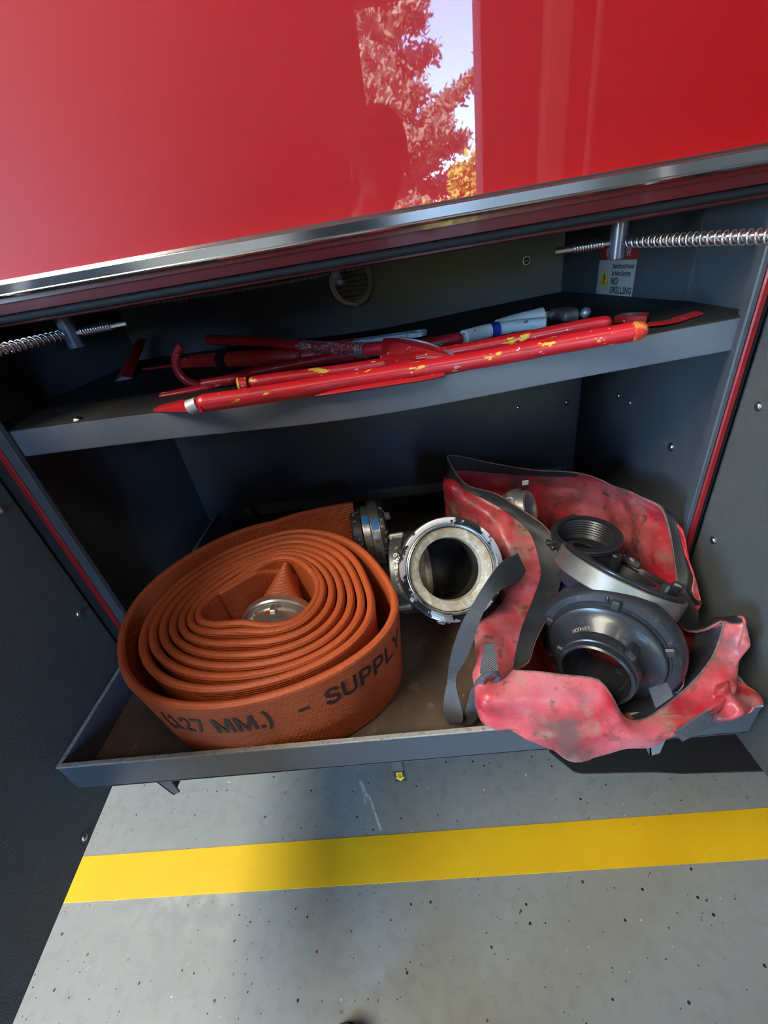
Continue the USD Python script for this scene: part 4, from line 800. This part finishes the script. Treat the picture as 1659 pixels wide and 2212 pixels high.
obj('grip', rounded_bar(gp, np.concatenate([np.linspace(.013, .0185, 6), np.full(12, .0185), np.linspace(.018, .012, 12)]), 20), M['tool_orange'], x_, smooth=50)
obj('rod', rounded_bar(np.vstack([pspline(AXE_ROD, 6), [AXE_GRIP[0]]]), .0062, 10), M['tool_orange'], x_, smooth=50)
obj('dark_ring', tube([gp[9], gp[10], gp[11]], .0191, 20), M['black_rubber'], x_, smooth=40)
k_ = thing('axe_head', 'dark red blade with chipped bare tip leaning at the shadowed end of the shelf', 'tool head', 'red tools', loc=tuple(DARK[2]))
dk = pspline(DARK, 14)
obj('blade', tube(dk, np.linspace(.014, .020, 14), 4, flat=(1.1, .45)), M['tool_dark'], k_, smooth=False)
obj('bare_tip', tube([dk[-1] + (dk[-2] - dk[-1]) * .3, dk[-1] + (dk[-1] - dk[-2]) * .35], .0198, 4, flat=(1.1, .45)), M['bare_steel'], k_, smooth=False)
g_ = thing('flat_wrench', 'flat grey wrench with round hole lying behind the wedge shaped jaw', 'wrench', loc=tuple(FLATW[1]))
fw = LineString([(-.10, .335), (.052, .322)]).buffer(.016).union(Point(.058, .320).buffer(.021)).difference(Point(.060, .320).buffer(.009))
obj('wrench_body', trimesh.creation.extrude_polygon(fw, .009, engine='earcut').apply_translation((0, 0, 1.181)), M['tool_grey'], g_, smooth=False)
obj('wrench_grip', tube([(-.16, .345, 1.186), (-.085, .335, 1.186)], .013, 14, flat=(1.1, .6)), M['tool_red_plain'], g_, smooth=50)
wa = thing('white_handled_tool', 'tool with white painted handle and red shaft lying behind the two long bars', 'tool', loc=tuple(WHITE_A[1]))
wA = A(WHITE_A) + A([0, .01, .004])
obj('red_shaft', rounded_bar(pspline([wA[0] - A([.10, .005, 0]), wA[0], wA[1]], 10), .0125, 14), M['tool_red_plain'], wa, smooth=50)
obj('white_handle', tube(pspline(wA[1:], 20), np.linspace(.0140, .011, 20), 14), M['tool_white'], wa, smooth=50)
obj('blue_mark', tube(pspline(wA[1:], 20)[7:10], .0138, 14), M['blue_plastic'], wa, smooth=50)
wb = thing('splintered_handle', 'white painted wooden handle with splintered end against the back of the shelf', 'broken handle', loc=tuple(WHITE_B[1]))
wB = A(WHITE_B) + A([0, .012, .004])
obj('handle', tube(pspline(wB, 14), np.linspace(.009, .0155, 14), 12, flat=(1.1, .9)), M['tool_white'], wb, smooth=50)
obj('splinter', cat(*[tube([wB[2], wB[2] + A([.010 + .006 * k, .004 * k - .006, .004 * k - .004])], [.005, .001], 6) for k in range(3)]), M['tool_white'], wb, smooth=False)
dh = thing('iron_tool_head', 'dark brown iron tool head behind the rounded bar ends', 'tool head', loc=tuple(DARKHEAD[1]))
dd = A(DARKHEAD) + A([.01, .02, .004])
obj('iron_body', rounded_bar(pspline(dd, 10), [.012] * 4 + [.015] * 6, 14), mat('old_iron', (.075, .055, .045), .5, .4, mixes=[(50, .6, .7, (.2, .18, .17), 4)]), dh, smooth=50)
obj('iron_cap', rounded_bar([dd[2] + A([.004, -.004, .004]), dd[2] + A([.022, -.012, .005])], .010, 12), M['bare_steel'], dh, smooth=50)
pl_ = thing('flat_bar_end', 'flat red bar end with bare metal scrapes behind the front bar tip', 'bar', 'red tools', loc=(.42, .12, 1.187))
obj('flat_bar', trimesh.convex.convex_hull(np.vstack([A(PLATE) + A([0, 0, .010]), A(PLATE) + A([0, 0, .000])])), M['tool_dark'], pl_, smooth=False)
obj('scrape', trimesh.convex.convex_hull(A([[.404, .118, 1.1972], [.418, .128, 1.1972], [.430, .112, 1.1972], [.412, .106, 1.1972], [.404, .118, 1.1966], [.418, .128, 1.1966], [.430, .112, 1.1966], [.412, .106, 1.1966]])), M['bare_steel'], pl_, smooth=False)
sr = thing('red_strap_bar', 'flat dark red bar beyond the tip of the front pry bar', 'bar', 'red tools', loc=tuple(STRIP_R[1]))
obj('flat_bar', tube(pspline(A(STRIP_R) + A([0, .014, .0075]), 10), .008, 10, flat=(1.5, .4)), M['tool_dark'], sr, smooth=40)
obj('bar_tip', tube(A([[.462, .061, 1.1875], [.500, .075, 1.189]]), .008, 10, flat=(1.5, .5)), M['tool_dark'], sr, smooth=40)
ub = thing('thin_flat_bar', 'thin flat red bar tucked under the front pry bar against the lip', 'bar', 'red tools', loc=tuple(UNDERBAR[2]))
ubp = pspline(A(UNDERBAR) + A([0, .016, .002]), 24); ubp[:, 1] = np.maximum(ubp[:, 1], .006)
obj('flat_bar', tube(ubp, .008, 10, flat=(1.2, .5)), M['tool_red_plain'], ub, smooth=40)
obj('scuffed_end', tube([ubp[0] - A([.02, -.001, 0]), ubp[0]], .0085, 10, flat=(1.2, .5)), M['tool_red'], ub, smooth=40)

# ------------------------------------------------------------------ the person who takes the picture (seen in the red paint; one boot tip in the frame)
M['skin'] = mat('skin', (.42, .24, .17), .5); M['navy'] = mat('navy_cloth', (.018, .020, .028), .8, bump=(300, .2, .001)); M['trouser'] = mat('dark_trouser_cloth', (.012, .012, .014), .8, bump=(260, .2, .001))
M['boot'] = mat('black_leather', (.012, .012, .013), .4); M['hair'] = mat('dark_hair', (.02, .015, .012), .6); M['phone'] = mat('phone_case', (.012, .012, .012), .3)
def chain(js):
    out_ = None
    for (p, r), (q, s) in zip(js[:-1], js[1:]):
        h = Manifold.batch_hull([Manifold.sphere(r, 20).translate(tuple(map(float, p))), Manifold.sphere(s, 20).translate(tuple(map(float, q)))])
        out_ = h if out_ is None else out_ + h
    return out_
def soft(m, edge, it=12):
    t = tri(m.refine_to_length(edge)); t.merge_vertices(); trimesh.smoothing.filter_taubin(t, iterations=it); return t
PX = .03
def j3(x, y, z, r): return ((x, y, z), r)
TX = -.11
hipc, chest, neck = (-.01 + TX, -1.00, .95), (.01 + TX, -1.03, 1.27), (PX - .05, -.99, 1.44)
person = thing('person', 'person in dark work clothes and cap holding up a phone, mirrored in the red paint', 'person', loc=(0, -1.0, 0))
headc = A([PX, -.935, 1.575])
body_m = chain([(neck, .055), (headc + A([0, -.01, -.05]), .058)])
hd_ = Manifold.sphere(1, 40).scale((.077, .098, .112)).rotate((-22, 0, 0)).translate(tuple(headc + A([0, 0, .01])))
jaw_ = Manifold.batch_hull([Manifold.sphere(.05, 20).translate(tuple(headc + A([0, .035, -.055]))), Manifold.sphere(.03, 20).translate(tuple(headc + A([0, .062, -.085]))), Manifold.sphere(.07, 24).translate(tuple(headc))])
nose_ = Manifold.batch_hull([Manifold.sphere(.008, 12).translate(tuple(headc + A([0, .098, .005]))), Manifold.sphere(.013, 12).translate(tuple(headc + A([0, .112, -.032])))])
ears_ = Manifold.sphere(1, 16).scale((.012, .022, .032)).translate(tuple(headc + A([.079, -.01, -.01]))) + Manifold.sphere(1, 16).scale((.012, .022, .032)).translate(tuple(headc + A([-.079, -.01, -.01])))
sock = Manifold.sphere(.014, 14).translate(tuple(headc + A([.031, .098, .008]))) + Manifold.sphere(.014, 14).translate(tuple(headc + A([-.031, .098, .008])))
lips_ = Manifold.sphere(1, 16).scale((.022, .010, .008)).translate(tuple(headc + A([0, .088, -.064])))
torso = chain([(hipc, .135), ((TX, -1.02, 1.12), .125), (chest, .135), (neck, .060)]) + chain([((-.19 + TX, -1.02, 1.38), .055), ((.19 + TX, -1.02, 1.39), .055)]) + chain([((-.09 + TX, -1.0, .93), .10), ((.09 + TX, -1.0, .93), .10)])
arms = [chain([((s * .19 + TX, -1.02, 1.385), .055), ((s * .24 + TX * .7, -.975, 1.13), .042), ((s * .115, -.80, 1.235), .030)]) for s in (-1, 1)]
legs = [chain([((-.10 + TX, -1.0, .90), .085), ((-.23, -.80, .50), .058), ((-.255, -.745, .12), .042)]), chain([((.08 + TX, -1.0, .90), .085), ((.03, -.90, .50), .058), ((.05, -1.0, .12), .042)])]
def hand(s):
    wr_ = A([s * .115, -.80, 1.235]); pc = A([s * .072, -.735, 1.268])
    m = chain([(wr_, .026), (pc, .026)]) + chain([(pc + A([0, .0, .03]), .013), (pc + A([0, 0, -.03]), .013)])
    for k, L in enumerate((.9, 1., .95, .75)):
        b0 = pc + A([-s * .002, -.012, .028 - .019 * k]); b1 = b0 + A([-s * .028 * L, -.010, .006]); b2 = b1 + A([-s * .022 * L, .004, .004]); b3 = b2 + A([-s * .014 * L, .008, 0])
        m = m + chain([(b0, .0095), (b1, .009), (b2, .0085), (b3, .0075)])
    m = m + chain([(pc + A([0, .004, -.012]), .013), (pc + A([-s * .020, .018, .018]), .0105), (pc + A([-s * .034, .016, .040]), .009)])
    return m
full = body_m + hd_ + jaw_ + nose_ + ears_ - sock + lips_ + torso + arms[0] + arms[1] + legs[0] + legs[1] + hand(-1) + hand(1)
obj('body', soft(full, .012, 6), M['skin'], person, smooth=True)
eyes = cat(*[trimesh.creation.icosphere(2, .0115).apply_translation(headc + A([s * .031, .091, .008])) for s in (-1, 1)])
for s in (-1, 1): obj('eye', trimesh.creation.icosphere(2, .0115).apply_translation(headc + A([s * .031, .091, .008])), mat('eye_white', (.6, .58, .55), .3) if s < 0 else UsdShade.Material.Get(stage, '/World/Looks/eye_white'), person, smooth=True)
shirt = chain([((-.01 + TX, -1.0, .90), .150), ((TX, -1.02, 1.12), .142), (chest, .152), ((PX - .06, -1.0, 1.40), .075)]) + chain([((-.19 + TX, -1.02, 1.38), .068), ((.19 + TX, -1.02, 1.39), .068)])
for s in (-1, 1): shirt = shirt + chain([((s * .19 + TX, -1.02, 1.385), .068), ((s * .24 + TX * .7, -.975, 1.13), .054), ((s * .135, -.83, 1.215), .040)])
obj('shirt', soft(shirt, .018), M['navy'], person, smooth=True)
tr2 = chain([((-.07 + TX, -1.0, .95), .115), ((.07 + TX, -1.0, .95), .115)])
tr2 = tr2 + chain([((-.10 + TX, -1.0, .90), .100), ((-.23, -.80, .50), .076), ((-.253, -.748, .13), .066)]) + chain([((.08 + TX, -1.0, .90), .100), ((.03, -.90, .50), .076), ((.05, -.995, .13), .066)])
obj('trousers', soft(tr2, .018), M['trouser'], person, smooth=True)
def boot(x, y, yaw):
    m = chain([((0, 0, .15), .058), ((0, .0, .055), .048), ((0, .10, .046), .045), ((0, .175, .038), .037)])
    m = m + chain([((0, -.02, .045), .045), ((0, .02, .045), .045)])
    m = m ^ Manifold.cube((.4, .6, .4)).translate((-.2, -.3, .004))
    t = soft(m, .012, 5); t.apply_transform(trimesh.transformations.rotation_matrix(yaw, [0, 0, 1])); t.apply_translation((x, y, 0))
    return t
M['sole'] = M['black_rubber']
for x, y, yw in ((-.262, -.716, .06), (.05, -.995, -.1)):
    bt = obj('boot', boot(x, y, yw), M['boot'], person, smooth=True)
    so = trimesh.creation.extrude_polygon(LineString([(0, -.03), (0, .17)]).buffer(.045), .016, engine='earcut'); so.apply_transform(trimesh.transformations.rotation_matrix(yw, [0, 0, 1])); so.apply_translation((x, y, .0005))
    obj('sole', so, M['sole'], bt, smooth=False)
cp_ = Manifold.sphere(1, 40).scale((.088, .108, .098)).rotate((-18, 0, 0)).translate(tuple(headc + A([0, -.006, .030]))) ^ Manifold.cube((.4, .4, .2)).rotate((-14, 0, 0)).translate(tuple(headc + A([-.2, -.2, .088 - .06])))
obj('cap', soft(cp_, .012, 4), M['navy'], person, smooth=True)
obj('cap_brim', tube([headc + A([0, .06, .052]), headc + A([0, .10, .046]), headc + A([0, .150, .030])], [.075, .072, .05], 20, flat=(1, .06)), M['navy'], person, smooth=40)
obj('hair', soft(Manifold.sphere(1, 40).scale((.080, .080, .080)).translate(tuple(headc + A([0, -.040, .0]))), .014, 2), M['hair'], person, smooth=True)
pc_ = CAM - CU * .062 - CD * .018
pm = box(-.039, .039, -.082, .082, -.0045, .0045, .003); pm.vertices = pc_ + pm.vertices[:, :1] * CR + pm.vertices[:, 1:2] * CU - pm.vertices[:, 2:] * CD
ph = thing('phone', 'dark phone held up by the person', 'phone', loc=tuple(pc_))
obj('phone_body', pm, M['phone'], ph, smooth=False)
obj('lens', place(lathe([(.004, 0), (.007, 0), (.007, .0015), (.004, .001)], 24), pc_ + CU * .045 + CD * .0046 + CR * .02, CD), M['steel'], ph, smooth=30)

# ------------------------------------------------------------------ trees outside the bay
def leaf_mat(name, c, t):
    n = {"o": ("geometry", {}), "nz": ("noise_texture", {"scale": 1.3, "detail": 3.0}), "mr": ("map_range", {"from_min": .3, "from_max": .7, "clamp": True}), "mx": ("mix_color", {"a": c, "b": t}), "d": ("diffuse_bsdf", {}), "tl": ("translucent_bsdf", {}), "m": ("mix_closure", {"fac": .3})}
    return usdkit.material(stage, '/World/Looks/' + name, n, [("o.position", "nz.vector"), ("nz.fac", "mr.value"), ("mr.result", "mx.fac"), ("mx.result", "d.color"), ("mx.result", "tl.color"), ("d.BSDF", "m.closure1"), ("tl.BSDF", "m.closure2")], surface="m.closure")
M['needle'] = leaf_mat('pine_needles', (.085, .098, .078), (.17, .175, .14)); M['leafy'] = leaf_mat('yellow_leaves', (.17, .21, .05), (.30, .28, .07)); M['bark'] = mat('bark', (.07, .05, .04), .9)
def cards(P, size, r2):
    n = len(P); a = r2.normal(size=(n, 3)); a /= np.linalg.norm(a, axis=1, keepdims=True); b_ = np.cross(a, r2.normal(size=(n, 3))); b_ /= np.linalg.norm(b_, axis=1, keepdims=True)
    s = (size * r2.uniform(.6, 1.4, n))[:, None]
    V = np.stack([P - a * s - b_ * s * .35, P + a * s - b_ * s * .35, P + a * s * .6 + b_ * s * .35, P - a * s * .6 + b_ * s * .35], 1).reshape(-1, 3)
    i = np.arange(n)[:, None] * 4
    return trimesh.Trimesh(V, np.vstack([i + A([0, 1, 2]), i + A([0, 2, 3])]), process=False)
def pine(name, label, x, y, h, w, seed):
    r2 = np.random.default_rng(seed); t = thing(name, label, 'tree', loc=(x, y, -.02))
    obj('trunk', tube([(x, y, -.02), (x + .05, y, h * .5), (x, y, h)], [.22, .14, .02], 10), M['bark'], t, smooth=60)
    P = []; br = []
    for k in range(170):
        z = h * (.06 + .92 * (k / 170.)); L = w * (1 - (z / h) ** 1.2) * r2.uniform(.55, 1.15) + .15; a = r2.uniform(0, 2 * PI)
        d_ = A([math.cos(a), math.sin(a), r2.uniform(-.05, .45)])
        e = A([x, y, z]) + d_ * L
        br.append(tube([(x, y, z), A([x, y, z]) + d_ * L * .5 - A([0, 0, .05]), e], [.035, .02, .006], 5, cap=False))
        n_ = int(230 * L); s = r2.uniform(.25, 1.05, n_)
        P.append(A([x, y, z]) + d_ * L * s[:, None] + r2.normal(size=(n_, 3)) * A([.16, .16, .11]) * (1.2 - .3 * s[:, None]))
    obj('branches', cat(*br), M['bark'], t, smooth=60, kind='stuff')
    return obj('foliage', cards(np.vstack(P), .085, r2), M['needle'], t, smooth=False, kind='stuff')
pine('pine_tree', 'tall dark pine tree outside the bay, mirrored in the red paint', .85, -15.5, 11.0, 2.9, 3)
def shrub(name, label, x, y, h, w, seed, m):
    r2 = np.random.default_rng(seed); t = thing(name, label, 'shrub', loc=(x, y, -.02))
    st = []
    for k in range(14):
        a = r2.uniform(0, 2 * PI); e = A([x + w * .6 * math.cos(a), y + w * .6 * math.sin(a), h * r2.uniform(.6, .95)]); st.append(tube([(x, y, -.02), (A([x, y, -.02]) + e) / 2 + A([0, 0, .2]), e], [.03, .02, .008], 6, cap=False))
    obj('stems', cat(*st), M['bark'], t, smooth=60, kind='stuff')
    n_ = 5200; q = r2.normal(size=(n_, 3)); q /= np.linalg.norm(q, axis=1, keepdims=True); q *= r2.uniform(.55, 1, n_)[:, None] ** .5
    bump_ = .75 + .5 * meshkit.noise(q * 3.1, seed)[:, None]
    obj('foliage', cards(A([x, y, h * .52]) + q * bump_ * A([w, w, h * .5]), .075, r2), M[m], t, smooth=False, kind='stuff')
shrub('yellow_shrub', 'sunlit yellow green shrub outside the bay, mirrored in the red paint', 2.55, -11.2, 2.9, .95, 11, 'leafy')
shrub('low_shrub', 'low yellowing shrub in front of the pine tree, mirrored in the red paint', .95, -9.6, 1.9, .85, 12, 'leafy')
